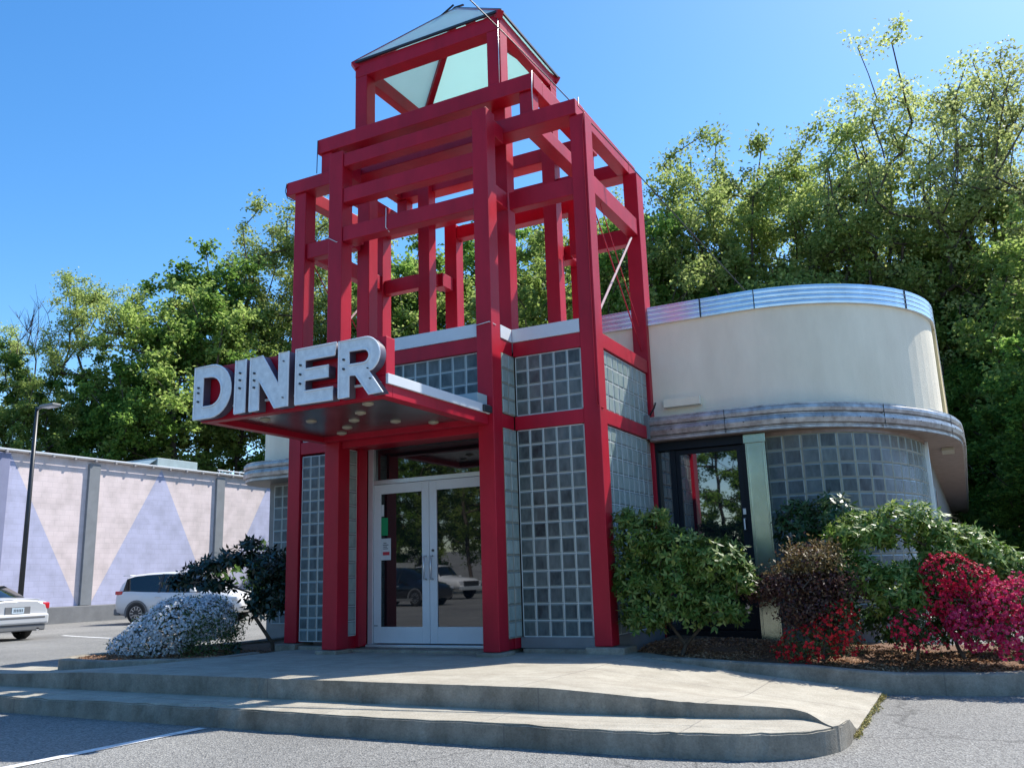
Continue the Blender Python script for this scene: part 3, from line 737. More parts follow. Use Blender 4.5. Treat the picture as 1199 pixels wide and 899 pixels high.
# thin conduits and ties
def pipe(name, pts, r, mat, parent=PV): return MB().tube(pts, r*.65, 6).build(name, mat, parent, smooth=True)
pipe('conduit', [(-3.86,9.715,7.08),(-3.86,9.70,6.95),(-3.80,9.73,6.86),(-3.835,9.745,6.7),(-3.835,9.745,3.0),(-3.82,9.74,2.92),(-3.79,9.86,2.90)], .012, M['red'])
pipe('conduit', [(-4.53,9.73,7.7),(-4.53,9.71,7.42),(-4.53,9.72,7.10)], .011, M['white_metal'])
pipe('conduit', [(-8.27,9.72,7.66),(-8.27,9.71,7.1)], .011, M['dark'])
pipe('conduit', [(-8.87,9.71,7.08),(-8.90,9.71,6.95),(-8.86,9.72,6.83),(-8.75,9.75,6.77)], .011, M['dark'])
pipe('conduit', [(-5.125,9.905,8.9),(-5.125,9.905,7.72)], .009, M['alu'])
pipe('conduit', [(-6.6,9.21,5.95),(-6.6,9.205,5.66),(-6.57,9.25,5.60)], .01, M['white_metal'])
pipe('cable_tie', [(-5.21,9.19,4.02),(-5.0,9.185,4.04),(-4.97,9.3,4.02)], .009, M['white_metal'])
pipe('cable_tie', [(-7.61,9.19,5.72),(-7.45,9.19,5.62),(-7.35,9.3,5.64)], .009, M['white_metal'])

# ------------------------------------------------------------------ entrance canopy (part of the tower) with downlights
CX0, CX1, CY0, CY1 = -7.64, -5.055, 7.05, 9.198
cano = MB()
cano.box(CX0,CX1,CY0,CY0+.12,2.73,2.95); cano.box(CX0,CX0+.13,CY0+.12,CY1,2.732,2.95); cano.box(CX1-.13,CX1,CY0+.12,CY1,2.732,2.95)
cano.box(CX0+.13,CX1-.13,CY1-.14,CY1,2.734,2.95)
canopy = cano.build('canopy', M['red'], PV, bevel=.006); canopy['label'] = 'flat red canopy over the doors carrying the sign'
def csub(name, mat, mb, bevel=.003, smooth=False):
    o = mb.build(name, mat, None, bevel=bevel, smooth=smooth); o.parent = canopy; o.location = (0,0,0); return o
csub('ceiling_panel', M['ceil'], MB().box(CX0+.13,CX1-.13,CY0+.12,CY1-.14,2.80,2.84), 0)
csub('roof_sheet', M['hvac'], MB().box(CX0-.02,CX1+.02,CY0+.1,CY1+.04,2.952,2.972), 0)
csub('edge_trim', M['white_metal'], MB().box(CX1+.002,CX1+.032,CY0,9.19,2.86,2.967), .004)
csub('edge_trim', M['white_metal'], MB().box(CX0-.032,CX0-.002,CY0,9.19,2.86,2.967), .004)
csub('edge_trim', M['dark'], MB().box(CX1+.034,CX1+.06,9.0,9.46,2.87,2.955), .004)
csub('flashing', M['hvac'], MB().box(-5.45,-5.06,8.95,9.19,2.974,3.10), .004)
for (x,y) in ((-5.64,7.54),(-6.03,7.92),(-6.39,8.27),(-6.76,8.61),(-7.10,8.93),(-6.83,8.01),(-7.18,7.60),(-6.03,8.62),(-5.70,8.96)):
    csub('downlight', M['lampglass'], MB().lathe(x,y,[(0.0,2.775),(.03,2.773),(.042,2.78),(.048,2.785),(.062,2.785),(.065,2.7995)],16), 0, True)

# ------------------------------------------------------------------ DINER sign
SG = empty('diner_sign', (-6.35, 7.0, 2.75), 'red box sign with white neon letters reading DINER above the doors', 'sign')
B('sign_box', M['red'], SG, -7.70,-5.05,7.052,7.21,2.953,3.365,.008)
B('ledge', M['white_metal'], SG, -7.66,-5.10,7.02,7.048,2.86,2.885,.003)
def letter(ch, ox, w, outlines, lean=0.):
    cu = bpy.data.curves.new('letter', 'CURVE'); cu.dimensions = '2D'; cu.fill_mode = 'BOTH'; cu.extrude = .055
    for pts in outlines:
        sp = cu.splines.new('POLY'); sp.points.add(len(pts)-1); sp.use_cyclic_u = True
        for i, (x, z) in enumerate(pts): sp.points[i].co = (x, z, 0, 1)
    tmp = bpy.data.objects.new('t', cu); COL.objects.link(tmp)
    dg = bpy.context.evaluated_depsgraph_get(); me = bpy.data.meshes.new_from_object(tmp.evaluated_get(dg)); me.name = 'letter'
    bpy.data.objects.remove(tmp)
    me.transform(Matrix.Rotation(R(90), 4, 'X'))
    me.materials.clear(); me.materials.append(M['letter']); me.materials.append(M['letter_side'])
    for p in me.polygons: p.material_index = 0 if abs(p.normal.y) > .8 else 1
    o = link('letter', me, SG); o.location = Vector((ox, 6.985, 2.745)) - SG.location; o['label'] = 'white neon letter ' + ch
    s = MB()
    for pts in outlines:
        q = [(x, -.06, z) for x, z in pts]; q.append(q[0]); s.tube(q, .011, 6, cap=False)
    s.build('rim', M['letter_rim'], o, loc=(0,0,0))
    return o
def arc(cx, cz, rx, rz, a0, a1, n=14): return [(cx+rx*math.cos(R(a0+(a1-a0)*i/n)), cz+rz*math.sin(R(a0+(a1-a0)*i/n))) for i in range(n+1)]
Hh = .60; T = .13
letD = [[(0,0),(.26,0)] + arc(.26,Hh/2,.30,Hh/2,-90,90) + [(0,Hh)], [(T,T)] + [(T,Hh-T)] + [(.25,Hh-T)] + arc(.25,Hh/2,.17,Hh/2-T,90,-90)[1:]]
letI = [[(0,0),(.15,0),(.15,Hh),(0,Hh)]]
letN = [[(0,0),(T,0),(T,.33),(.36,0),(.54,0),(.54,Hh),(.41,Hh),(.41,.25),(.17,Hh),(0,Hh)]]
letE = [[(0,0),(.50,0),(.50,T),(T,T),(T,.25),(.44,.25),(.44,.37),(T,.37),(T,Hh-T),(.52,Hh-T),(.54,Hh),(0,Hh)]]
letR = [[(0,0),(T,0),(T,.22),(.22,.22),(.385,0),(.555,0),(.38,.235)] + arc(.33,.415,.185,.185,-60,90) + [(0,Hh)], [(T,.335)] + [(T,Hh-.12)] + [(.31,Hh-.12)] + arc(.31,.407,.08,.073,90,-90,8)[1:] + []]
for ch, ox, pts, sock in (('D',-7.62,letD,[(.065,.20),(.065,.30),(.065,.36)]),('I',-6.995,letI,[(.07,.28),(.07,.37),(.07,.45)]),('N',-6.775,letN,[(.06,.26),(.06,.34),(.06,.42),(.475,.10),(.475,.5)]),
                         ('E',-6.13,letE,[(.065,.22),(.065,.32),(.065,.42)]),('R',-5.555,letR,[(.065,.30),(.065,.40),(.37,.27),(.40,.16)])):
    lo = letter(ch, ox, .5, pts)
    for i, (sx, sz) in enumerate(sock):
        r_ = .012 if sx < .1 else .007
        s = MB().lathe(0,0,[(0,0),(r_,0),(r_,.02),(0,.02)],10); q = s.build('electrode', M['dark'], lo, loc=(sx, -.056, sz)); q.rotation_euler = (R(90),0,0)

# ------------------------------------------------------------------ diner building
DB = empty('diner_building', (-4, 18, 0), 'cream rounded diner with chrome bands and a curved glass block corner window', 'diner')
def dpart(name, mb, mats, **k): return mb.build(name, mats, DB, **k)
WALL = [Vector((x,11.9,0)) for x in (-11.0,-8.5,-6.0,-3.85,-2.9)] + [Vector((-2.45+2.35*math.sin(R(a)), 14.3-2.4*math.cos(R(a)), 0)) for a in range(0,91,5)] + [Vector((-.10,y,0)) for y in (15,17,20,24,28,33,38)]
LEFTW = [Vector((-11.5,38,0)), Vector((-11.5,14,0))] + [Vector((-11.0-.5*math.cos(R(a)), 12.4-.5*math.sin(R(a)), 0)) for a in range(0,91,15)]
PATH = LEFTW + WALL[1:]
# upper stucco wall
dpart('upper_wall', sweep(PATH, [(0,2.98),(0,4.45),(-.25,4.45),(-.25,2.98)]), M['stucco'], smooth=False)
# crown trim, ribbed aluminium
def ribs(z0, z1, n, out, d=.005):
    pr = [( -.02, z0)]; h = (z1-z0)/n
    for i in range(n):
        a = z0+i*h; pr += [(out, a+.004), (out+d*.4, a+h*.5), (out, a+h-.010), (out-.012, a+h-.006), (out-.012, a+h)]
    pr += [(-.2, z1), (-.2, z0)]
    return pr
dpart('crown_trim', sweep(PATH, ribs(4.44,4.72,4,.05)), M['chrome'], fixn=True)
def seam(path, idx, zz, out, mat='dark', w=.012):
    s = MB()
    for i in idx:
        p = path[i]; d = (path[i+1]-path[i-1]).normalized(); nr = Vector((d.y,-d.x,0)); a = p+nr*(out+.004)
        s.bar((a.x,a.y,zz[0]), (a.x,a.y,zz[1]), w, .012)
    return s
MB_ = seam(PATH, [len(LEFTW)+5, len(LEFTW)+16], (4.44,4.715), .055); dpart('trim_joint', MB_, M['dark'])
s = MB()
for x in (-3.0,): s.box(x-.008,x+.008,11.83,11.85,4.44,4.715)
dpart('trim_joint', s, M['dark'])
# lower canopy bands
CAN = catmull([(-3.80,11.62),(-3.2,11.62),(-2.6,11.62),(-1.95,11.67),(-1.4,11.93),(-.9,12.40),(-.48,13.0),(-.17,13.65),(.03,14.35),(.11,15.2),(.13,17),(.13,20),(.13,24),(.13,31),(.13,38)], 5)
pr = [(0,2.70),(.0,2.735),(-.015,2.745),(-.015,2.755),(.03,2.765),(.04,2.83),(.03,2.88),(.0,2.89),(.0,2.905),(.03,2.915),(.036,2.96),(.03,3.00),(.0,3.015),(.0,3.035),(-.34,3.05),(-.34,2.70)]
dpart('lower_band', sweep(CAN, pr), M['chrome_old'])
sof = sweep(CAN, [(-.02,2.698),(-.02,2.688),(-.75,2.688),(-.75,2.698)]); dpart('soffit', sof, M['soffit'])
CAN2 = [Vector((-11.85,38,0)),Vector((-11.85,14,0))] + [Vector((-11.05-.8*math.cos(R(a)), 12.4-.8*math.sin(R(a)), 0)) for a in range(0,91,10)] + [Vector((-10,11.6,0)),Vector((-8.76,11.6,0))]
dpart('lower_band', sweep(CAN2, pr), M['chrome_old']); dpart('soffit', sweep(CAN2, [(-.02,2.698),(-.02,2.688),(-.75,2.688),(-.75,2.698)]), M['wing'])
# rivets and joints of the lower band
s = MB()
for i in range(3, 44, 4):
    p = CAN[i]; d = (CAN[i+1]-CAN[i-1]).normalized(); nr = Vector((d.y,-d.x,0)); a = p+nr*.036
    s.bar((a.x,a.y,2.82), (a.x,a.y,2.835), .02, .012)
for i in (9, 26, 38):
    p = CAN[i]; d = (CAN[i+1]-CAN[i-1]).normalized(); nr = Vector((d.y,-d.x,0)); a = p+nr*.03
    s.bar((a.x,a.y,2.71), (a.x,a.y,3.02), .006, .03)
dpart('band_joint', s, M['dark'])
B('end_flap', M['grey_plastic'], DB, -3.86,-3.78,11.55,11.63,2.72,3.06,.004)
MB().tube([(-3.80,11.7,3.08),(-3.70,11.6,3.16),(-3.66,11.55,3.22)], .012, 6).build('cable_stub', M['dark'], DB)
dpart('side_parapet', MB().box(-.097,-.06,14.6,37.9,3.06,4.44), plain('yellow_cream_tile', (.74,.58,.30), .6, noise=.2, nscale=3))
# roof
rf = MB(); rf.poly([(p.x*1.0, p.y, 4.43) for p in [Vector((x,y,0)) for x,y in ((-11.4,37.9),(-11.4,12.5),(-11.0,12.1),(-2.45,12.1))] + [Vector((-2.45+2.15*math.sin(R(a)), 14.3-2.2*math.cos(R(a)),0)) for a in range(0,91,10)] + [Vector((-.3,37.9,0))]])
dpart('roof', rf, M['roofm'])
B('rear_wall', M['stucco'], DB, -11.4,-.2,37.8,38.0,-.3,4.43)
# lower walls
LW = catmull([(-2.27,11.90),(-1.9,11.90),(-1.5,12.0),(-1.15,12.23),(-.85,12.62),(-.60,13.22),(-.46,13.82),(-.42,14.3)], 12)
# resample at .2 m
acc = [0.]
for a, b in zip(LW, LW[1:]): acc.append(acc[-1]+(b-a).length)
NB = 15; stepL = acc[-1]/NB
def at(sv):
    for i in range(len(LW)-1):
        if acc[i+1] >= sv-1e-9:
            t = (sv-acc[i])/(acc[i+1]-acc[i]); return LW[i].lerp(LW[i+1], t)
    return LW[-1]
s = MB()
for i in range(NB):
    a, b = at(i*stepL), at((i+1)*stepL); d = (b-a).normalized(); nr = (d.y, -d.x, 0)
    block_cells(s, (a.x,a.y,.24), tuple(d), nr, (b-a).length, 2.4, 1, 12)
dpart('glass_block_window', s, [M['gb'], M['gbe'], M['mortar2']], fixn=False)
dpart('window_head', sweep(LW, [(.0,2.64),(.02,2.64),(.02,2.69),(-.1,2.69),(-.1,2.64)]), M['soffit'])
dpart('plinth_wall', sweep(LW, [(.03,-.3),(.03,.236),(-.1,.236),(-.1,-.3)]), M['base'])
B('corner_post', M['alu'], DB, -.52,-.36,14.31,14.43,-.2,2.686,.006)
B('side_wall', M['wing'], DB, -.50,-.42,14.44,37.8,-.3,2.686,0)
B('wall_trim', M['alu'], DB, -.418,-.40,14.6,14.75,.0,2.68,.002)
for y,z in ((17.4,1.95),(18.8,1.55)):     # round wall posters on the side wall
    s = MB().box(-.417,-.410,y-.7,y+.7,z-.45,z+.25,0)
    for k in range(1): pass
    o_ = s.build('wall_poster', [M['hvac']], DB)
    c = MB().lathe(0,0,[(0,0),(.33,0),(.33,.01),(0,.01)],20).build('poster_disc', M['soffit'], o_, loc=(-.408,y,z-.1)); c.rotation_euler = (0,R(90),0)
B('soffit_light', M['lampglass'], DB, -.2,-.02,15.3,15.9,2.64,2.686,.004)
# back wall under the band, left of window, with dark glazed door and brushed steel pilaster
dpart('pilaster', MB().box(-2.52,-2.255,11.76,11.93,-.1,2.62).box(-2.535,-2.24,11.74,11.76,2.56,2.68).box(-2.50,-2.48,11.75,11.76,0,2.56).box(-2.295,-2.275,11.75,11.76,0,2.56), plain('brushed_brass_steel', (.46,.50,.42), .22, metal=.9, noise=.3, nscale=1.5, bump=.12, bscale=4), bevel=.004)
dpart('side_entrance_frame', MB().box(-3.84,-3.76,11.82,12.0,-.1,2.69).box(-3.76,-2.54,11.80,12.0,2.57,2.686).box(-2.575,-2.53,11.82,12.0,-.1,2.568).box(-3.76,-2.575,11.82,12.0,-.1,.12).box(-3.60,-3.52,11.84,12.0,.12,2.568), M['navy'], bevel=.004)
sd = dpart('side_door', MB().box(-3.518,-3.46,11.86,11.93,.13,2.565).box(-2.66,-2.58,11.86,11.93,.13,2.565).box(-3.46,-2.66,11.861,11.929,2.50,2.565).box(-3.46,-2.66,11.861,11.929,.13,.33), M['navy'], bevel=.003)
def dsub(name, mat, mb, **k):
    o = mb.build(name, mat, None, **k); o.parent = sd; o.location = (0,0,0); return o
dsub('pane', M['glass_blue'], MB().box(-3.46,-2.66,11.885,11.90,.33,2.50))
dsub('handle', M['alu'], MB().tube([(-2.62,11.86,1.42),(-2.62,11.80,1.42),(-2.62,11.80,1.56),(-2.62,11.86,1.56)], .012, 8))
dsub('lock', M['alu'], MB().box(-2.64,-2.60,11.85,11.859,1.62,1.70), bevel=.003)
dpart('fixed_pane', MB().box(-3.76,-3.60,11.90,11.915,.12,2.568), M['glass_blue'])
# box light on stucco
B('wall_lamp_box', M['stucco'], DB, -3.62,-3.09,11.78,11.897,3.18,3.30,.006, label='blank cream box mounted on the stucco above the side door')
# wall left of the tower at low level
dpart('lower_wall', MB().box(-11.2,-8.72,12.15,12.3,-.3,2.69).box(-11.3,-11.2,12.15,37.9,-.3,2.69), M['wing'])
block_panel(DB, (-11.18,12.14,.2), U, NF, 2.4, 2.44, 12, 12)

# ------------------------------------------------------------------ neighbouring painted building
NB_ = empty('painted_building', (-38, 30, -.3), 'long low building painted pink with tall lavender triangles', 'building')
XW = -30.05
def npart(name, mb, mats, **k): return mb.build(name, mats, NB_, **k)
npart('wall', MB().box(-40,XW,6,41,.26,5.75), M['pink'])
tri = MB()
for c in (-.01,): pass
P1 = [2.2+6.53*k for k in range(0,10)]   # bay starts
bays = []
for k in range(8):
    y0 = 22.71+6.53*(k-2); bays.append((y0, y0+6.06+.0))
for (a, b) in bays:
    if b < 8 or b > 40.9: continue
    m_ = (a+b)/2
    if a < 20 < b: 
        tri.poly([(XW+.004,16.2,.27),(XW+.004,22.2,.27),(XW+.004,19.1,5.70)]); continue
    tri.poly([(XW+.004,a+.02,.27),(XW+.004,b-.02,.27),(XW+.004,m_,5.70)])
npart('mural_triangles', tri, M['lav'], fixn=False)
for k in range(8):
    y = 22.24+6.53*(k-2)
    if 8 < y < 40: npart('pilaster', MB().box(XW+.006,XW+.12,y,y+.48,.27,5.62), M['pil'], bevel=.01)
npart('pilaster', MB().box(XW+.006,XW+.10,18.4,19.05,.27,5.70), M['pill'], bevel=.01)
npart('plinth', MB().box(-40.0,XW+.30,5.9,41.1,-.6,.26), M['base'], bevel=.02)
npart('coping', MB().box(-40.1,XW+.12,5.9,41.1,5.752,5.86), M['coping'], bevel=.01)
s = MB()
for k in range(36): s.box(XW+.12,XW+.22,8+k*.9,8.08+k*.9,5.70,5.78)
npart('gutter_brackets', s, M['coping'])
npart('gutter_pipe', MB().tube([(XW+.19,7,5.81),(XW+.19,40.9,5.81)], .035, 6), M['white_metal'])
hv = MB(); hv.box(-34.5,-31.6,26.2,29.6,5.86,6.05)
hv.poly([(-34.4,26.3,6.05),(-31.7,26.3,6.05),(-31.7,26.9,6.45),(-34.4,26.9,6.45)]); hv.box(-34.4,-31.7,26.9,29.2,6.05,6.5)
H = hv.build('rooftop_unit', M['hvac'], None, bevel=.02); tag(H, 'pale blue grey unit on the painted building roof', 'air conditioner')
rl = MB()
for y in (29.9,31.2,32.5): rl.tube([(-31.0,y,5.86),(-31.0,y,6.15)], .03, 6)
rl.tube([(-31.0,29.8,6.15),(-31.0,33.6,6.15)], .03, 6)
o = rl.build('roof_rail', M['white_metal'], None); tag(o, 'thin grey pipe rail on the painted building roof', 'rail')

# ------------------------------------------------------------------ street lamp
L = empty('street_lamp', (-25.62, 17.0, -.33), 'tall dark parking lot lamp in front of the painted wall', 'street lamp')
def lsub(n, mb, m, **k): return mb.build(n, m, L, **k)
lsub('pole', MB().tube([(-25.62,17,-.33),(-25.62,17,3),(-25.62,17,6.55)], [.085,.075,.055], 10), M['dark'], smooth=True)
lsub('base', MB().lathe(-25.62,17,[(.16,-.33),(.16,-.25),(.10,-.2),(.085,-.18)],12), M['dark'])
lsub('arm', MB().bar((-25.62,17,6.50),(-25.25,16.98,6.52),.07,.07), M['dark'])
lsub('lamp_head', MB().box(-25.30,-24.66,16.84,17.14,6.47,6.56), M['grey_plastic'], bevel=.02)
lsub('lens', MB().box(-25.2,-24.72,16.88,17.10,6.455,6.469), M['headl'])

# overhead cable
cb = catmull([(-11.2,-10,12.9),(-7.5,0,10.75),(-4.63,8,7.86),(-3.19,12,5.97),(-2.3,14.5,4.72)], 8)
o = MB().tube(cb, .008, 5, cap=False).build('overhead_cable', M['dark'], None, smooth=True); tag(o, 'thin dark overhead cable crossing the sky past the tower', 'cable')

# ------------------------------------------------------------------ cars
def car(name, label, cat, Lc, W, stations, paint, pos, rz, wheels, wr, glass_rng, shield, rear, group=None, extras=None):
    root = empty(name, pos, label, cat, group, rz)
    n = 9; V = []
    for (x, zl, zb, zr, w, wrf) in stations:
        zm = (zl+zb)/2+.02
        pts = [(0,zl),(.78*w,zl),(.96*w,zl+.10),(w,zm),(.985*w,zb-.10),(.94*w,zb),(wrf,zr-.07),(wrf*.82,zr-.005),(0,zr+.015)]
        V.append([(x,y,z) for y,z in pts] + [(x,-y,z) for y,z in pts[-2:0:-1]])
    m = len(V[0]); verts = [p for r_ in V for p in r_]; body = []; win = []; ws = []; rw = []
    for i in range(len(V)-1):
        xa, xb = stations[i][0], stations[i+1][0]; xm = (xa+xb)/2
        for k in range(m):
            q = [i*m+k, i*m+(k+1)%m, (i+1)*m+(k+1)%m, (i+1)*m+k]
            band = k if k < 8 else 15-k
            if band == 5 and any(a <= xm <= b for a, b in glass_rng): win.append(q)
            elif band in (6,7) and shield[0] <= xm <= shield[1]: ws.append(q)
            elif band in (6,7) and rear and rear[0] <= xm <= rear[1]: rw.append(q)
            else: body.append(q)
    body.append([k for k in range(m)]); body.append([(len(V)-1)*m+k for k in reversed(range(m))])
    def mk(nm, fs, mat, sub=True):
        if not fs: return None
        used = sorted({i for f in fs for i in f}); mp = {u: j for j, u in enumerate(used)}
        me = bpy.data.meshes.new(nm); me.from_pydata([verts[u] for u in used], [], [[mp[i] for i in f] for f in fs]); me.materials.append(mat)
        bm = bmesh.new(); bm.from_mesh(me); bmesh.ops.recalc_face_normals(bm, faces=bm.faces); bm.to_mesh(me); bm.free()
        for p in me.polygons: p.use_smooth = len(p.vertices) == 4
        o = bpy.data.objects.new(nm, me); COL.objects.link(o); o.parent = root; return o
    mk('body', body, paint); mk('side_windows', win, M['car_glass']); mk('windscreen', ws, M['car_glass']); mk('rear_window', rw, M['car_glass'])
    def sub(nm, mb, mat, par=root, **k):
        o = mb.build(nm, mat, None, **k); o.parent = par; return o
    # window pillars
    for s_ in (-1, 1):
        for x in wheels['pillars']:
            st = min(stations, key=lambda t: abs(t[0]-x)); p = MB().bar((x-.02, s_*(.94*st[4]+.004), st[2]+.0), (x+.03, s_*(st[5]+.006), st[3]-.07), .075, .02)
            sub('pillar', p, M['dark'])
        p = MB()
        for a, b in zip(stations, stations[1:]):
            if wheels['x'][0]+wr*.95 < (a[0]+b[0])/2 < wheels['x'][1]-wr*.95: p.box(a[0], b[0], s_*a[4]-.012 if s_ < 0 else a[4]-.02, s_*a[4]+.02 if s_ < 0 else a[4]+.012, a[1]-.02, a[1]+.10)
        sub('sill', p, M['grey_plastic'])
        mir = sub('mirror', MB().box(wheels['mir']-.09, wheels['mir']+.09, s_*(W/2+.12)-.09, s_*(W/2+.12)+.09, stations[len(stations)//2][2]+.0, stations[len(stations)//2][2]+.15), paint, bevel=.03)
    for x in wheels['x']:
        for s_ in (-1, 1):
            w_ = bpy.data.objects.new('wheel', None); COL.objects.link(w_); w_.parent = root; w_.location = (x, s_*(W/2-.10), wr); w_.rotation_euler = (R(90)*s_*-1, 0, 0); w_.empty_display_size = .1
            me = MB().lathe(0,0,[(wr*.62,-.10),(wr*.93,-.10),(wr,-.06),(wr,.06),(wr*.93,.10),(wr*.66,.105),(wr*.62,.09)],28)
            o = me.build('tyre', M['tyre'], None, smooth=True); o.parent = w_
            rm = MB().lathe(0,0,[(wr*.66,.04),(wr*.66,.10),(wr*.60,.102),(wr*.58,.06)],28)
            for k in range(10):
                a = 2*math.pi*k/10; rm.bar((math.cos(a)*wr*.12, math.sin(a)*wr*.12, .085), (math.cos(a)*wr*.62, math.sin(a)*wr*.62, .088), .035, .03)
            rm.lathe(0,0,[(0,.1),(wr*.15,.1),(wr*.16,.07)],12)
            o = rm.build('rim', M['rim'], None); o.parent = w_
            o = MB().lathe(0,0,[(0,.03),(wr*.62,.03)],20).build('brake_disc', M['dark'], None); o.parent = w_
            ar = MB(); N = 16; 
            for k in range(N+1):
                t = R(-12+204*k/N); c, s2 = math.cos(t), math.sin(t)
                ar.v += [(x+c*wr*1.02, s_*(W/2+.004), wr+s2*wr*1.02), (x+c*wr*1.22, s_*(W/2+.008), wr+s2*wr*1.20)]
            for k in range(N): ar.f.append([2*k,2*k+1,2*k+3,2*k+2]); ar.m.append(0)
            # arch lip and the dark wheel house behind it
            hs = MB(); 
            hs.v = [(x, s_*(W/2+.001), wr*.9)] + [(x+math.cos(R(-20+220*k/N))*wr*1.15, s_*(W/2+.001), max(.16, wr+math.sin(R(-20+220*k/N))*wr*1.14)) for k in range(N+1)]
            for k in range(N): hs.f.append([0,k+1,k+2]); hs.m.append(0)
            sub('wheel_house', hs, M['dark'], fixn=False); sub('arch_lip', ar, wheels.get('arch', M['grey_plastic']), fixn=False)
    if extras: extras(sub, root)
    return root
def suv_st(L=4.6, W=.92):
    return [(-2.30,.48,.92,1.02,W*.84,.60),(-2.26,.34,1.0,1.18,W*.92,.66),(-2.18,.30,1.05,1.38,W*.96,.66),(-2.0,.28,1.08,1.56,W*.99,.66),(-1.7,.26,1.08,1.64,W,.67),(-1.2,.25,1.05,1.68,W,.68),
            (-.5,.25,1.02,1.70,W,.68),(.1,.25,1.0,1.68,W,.67),(.5,.25,.99,1.60,W,.65),(.9,.25,.98,1.36,W,.64),(1.25,.25,.98,1.13,W*.99,.66),(1.6,.26,.94,1.05,W*.97,.66),(2.0,.28,.86,.98,W*.93,.62),(2.22,.32,.74,.86,W*.84,.56),(2.30,.42,.66,.74,W*.70,.50)]
def suv_ex(sub, root):
    for s_ in (-1,1):
        sub('tail_light', MB().box(-2.27,-2.0,s_*.80-.075,s_*.80+.095 if s_>0 else s_*.80+.075,.98,1.10) if s_ > 0 else MB().box(-2.27,-2.0,-.895,-.725,.98,1.10), M['tail'], bevel=.02)
        sub('headlight', MB().box(1.95,2.22,s_*.72-.12,s_*.72+.12,.70,.82), M['headl'], bevel=.03)
        sub('door_handle', MB().box(-.75,-.55,s_*.925-.01,s_*.925+.01,.86,.89), M['alu'], bevel=.004)
        sub('door_handle', MB().box(.25,.45,s_*.925-.01,s_*.925+.01,.86,.89), M['alu'], bevel=.004)
    sub('rear_bumper', MB().box(-2.33,-2.1,-.84,.84,.30,.52), M['grey_plastic'], bevel=.04)
    sub('roof_spoiler', MB().box(-2.22,-1.95,-.58,.58,1.60,1.63), M['whitecar'] if root.name.startswith('white') else M['darkcar'], bevel=.01)
SW = dict(x=(-1.42,1.42), pillars=(-.62,.35), mir=.75)
car('white_car', 'white hatchback style SUV parked with its tail to the painted wall behind the shrubs', 'car', 4.6, 1.84, suv_st(), M['whitecar'], (-24.05, 22.1, -.33), R(16), SW, .36, [(-1.95,.9)], (.1,1.25), (-2.3,-2.0), extras=suv_ex)
def sedan_st(W=.90):
    return [(-2.38,.42,.86,.96,W*.86,.62),(-2.34,.32,.94,1.00,W*.93,.68),(-2.15,.28,.97,1.03,W*.98,.72),(-1.75,.26,.98,1.06,W,.70),(-1.45,.25,.98,1.20,W,.66),(-.95,.25,.97,1.38,W,.62),(-.3,.25,.95,1.45,W,.62),(.3,.25,.94,1.43,W,.62),(.75,.25,.93,1.24,W,.62),(1.2,.25,.92,1.02,W,.66),(1.7,.26,.86,.93,W*.98,.66),(2.15,.3,.74,.82,W*.92,.6),(2.36,.4,.60,.66,W*.76,.5)]
def sedan_ex(sub, root):
    for s_ in (-1,1):
        a, b = (.66,.87) if s_ > 0 else (-.87,-.66)
        sub('tail_light', MB().box(-2.375,-2.12,a,b,.76,.93), M['tail'], bevel=.03)
        sub('exhaust', MB().tube([(-2.42,s_*.55,.27),(-2.2,s_*.55,.27)], .04, 10), M['alu'])
    sub('plate_recess', MB().box(-2.392,-2.36,-.33,.33,.66,.84), M['grey_plastic'], bevel=.004)
    pl = sub('number_plate', MB().box(-2.40,-2.393,-.16,.16,.68,.82), M['plate'])
    s = MB()
    for i in range(6): s.box(-2.403,-2.4005,-.12+.042*i,-.12+.042*i+.022,.715,.785)
    o = s.build('plate_characters', M['ink'], None); o.parent = pl
    sub('rear_bumper', MB().box(-2.46,-2.2,-.82,.82,.40,.66), M['silver'], bevel=.05)
    sub('bumper_insert', MB().box(-2.47,-2.4,-.70,.70,.55,.60), M['grey_plastic'], bevel=.01)
    sub('lower_valance', MB().box(-2.42,-2.15,-.76,.76,.24,.395), M['grey_plastic'], bevel=.03)
    sub('trunk_edge', MB().box(-2.37,-2.30,-.60,.60,1.005,1.025), M['silver'], bevel=.008)
CW = dict(x=(-1.42,1.42), pillars=(-.30,.3), mir=.85, arch=M['silver'])
car('silver_car', 'silver sedan seen from behind at the left edge of the lot', 'car', 4.76, 1.8, sedan_st(), M['silver'], (-23.72, 14.12, -.335), R(180), CW, .33, [(-1.45,.75)], (.3,1.2), (-1.75,-.95), extras=sedan_ex)
CN = dict(CW); CN['arch'] = M['navycar']
def navy_ex(sub, root):
    for s_ in (-1,1): sub('headlight', MB().box(2.05,2.3,s_*.62-.14,s_*.62+.14,.62,.72), M['headl'], bevel=.03)
    sub('grille', MB().box(2.2,2.38,-.4,.4,.42,.58), M['dark'], bevel=.02); sub('number_plate', MB().box(2.385,2.395,-.16,.16,.46,.54), M['plate'])
car('navy_car', 'dark navy car parked under the trees behind the shrubs on the right', 'car', 4.76, 1.8, sedan_st(), M['navycar'], (2.4, 23.5, -.33), R(-75), CN, .33, [(-1.45,.75)], (.3,1.2), (-1.75,-.95), extras=navy_ex)
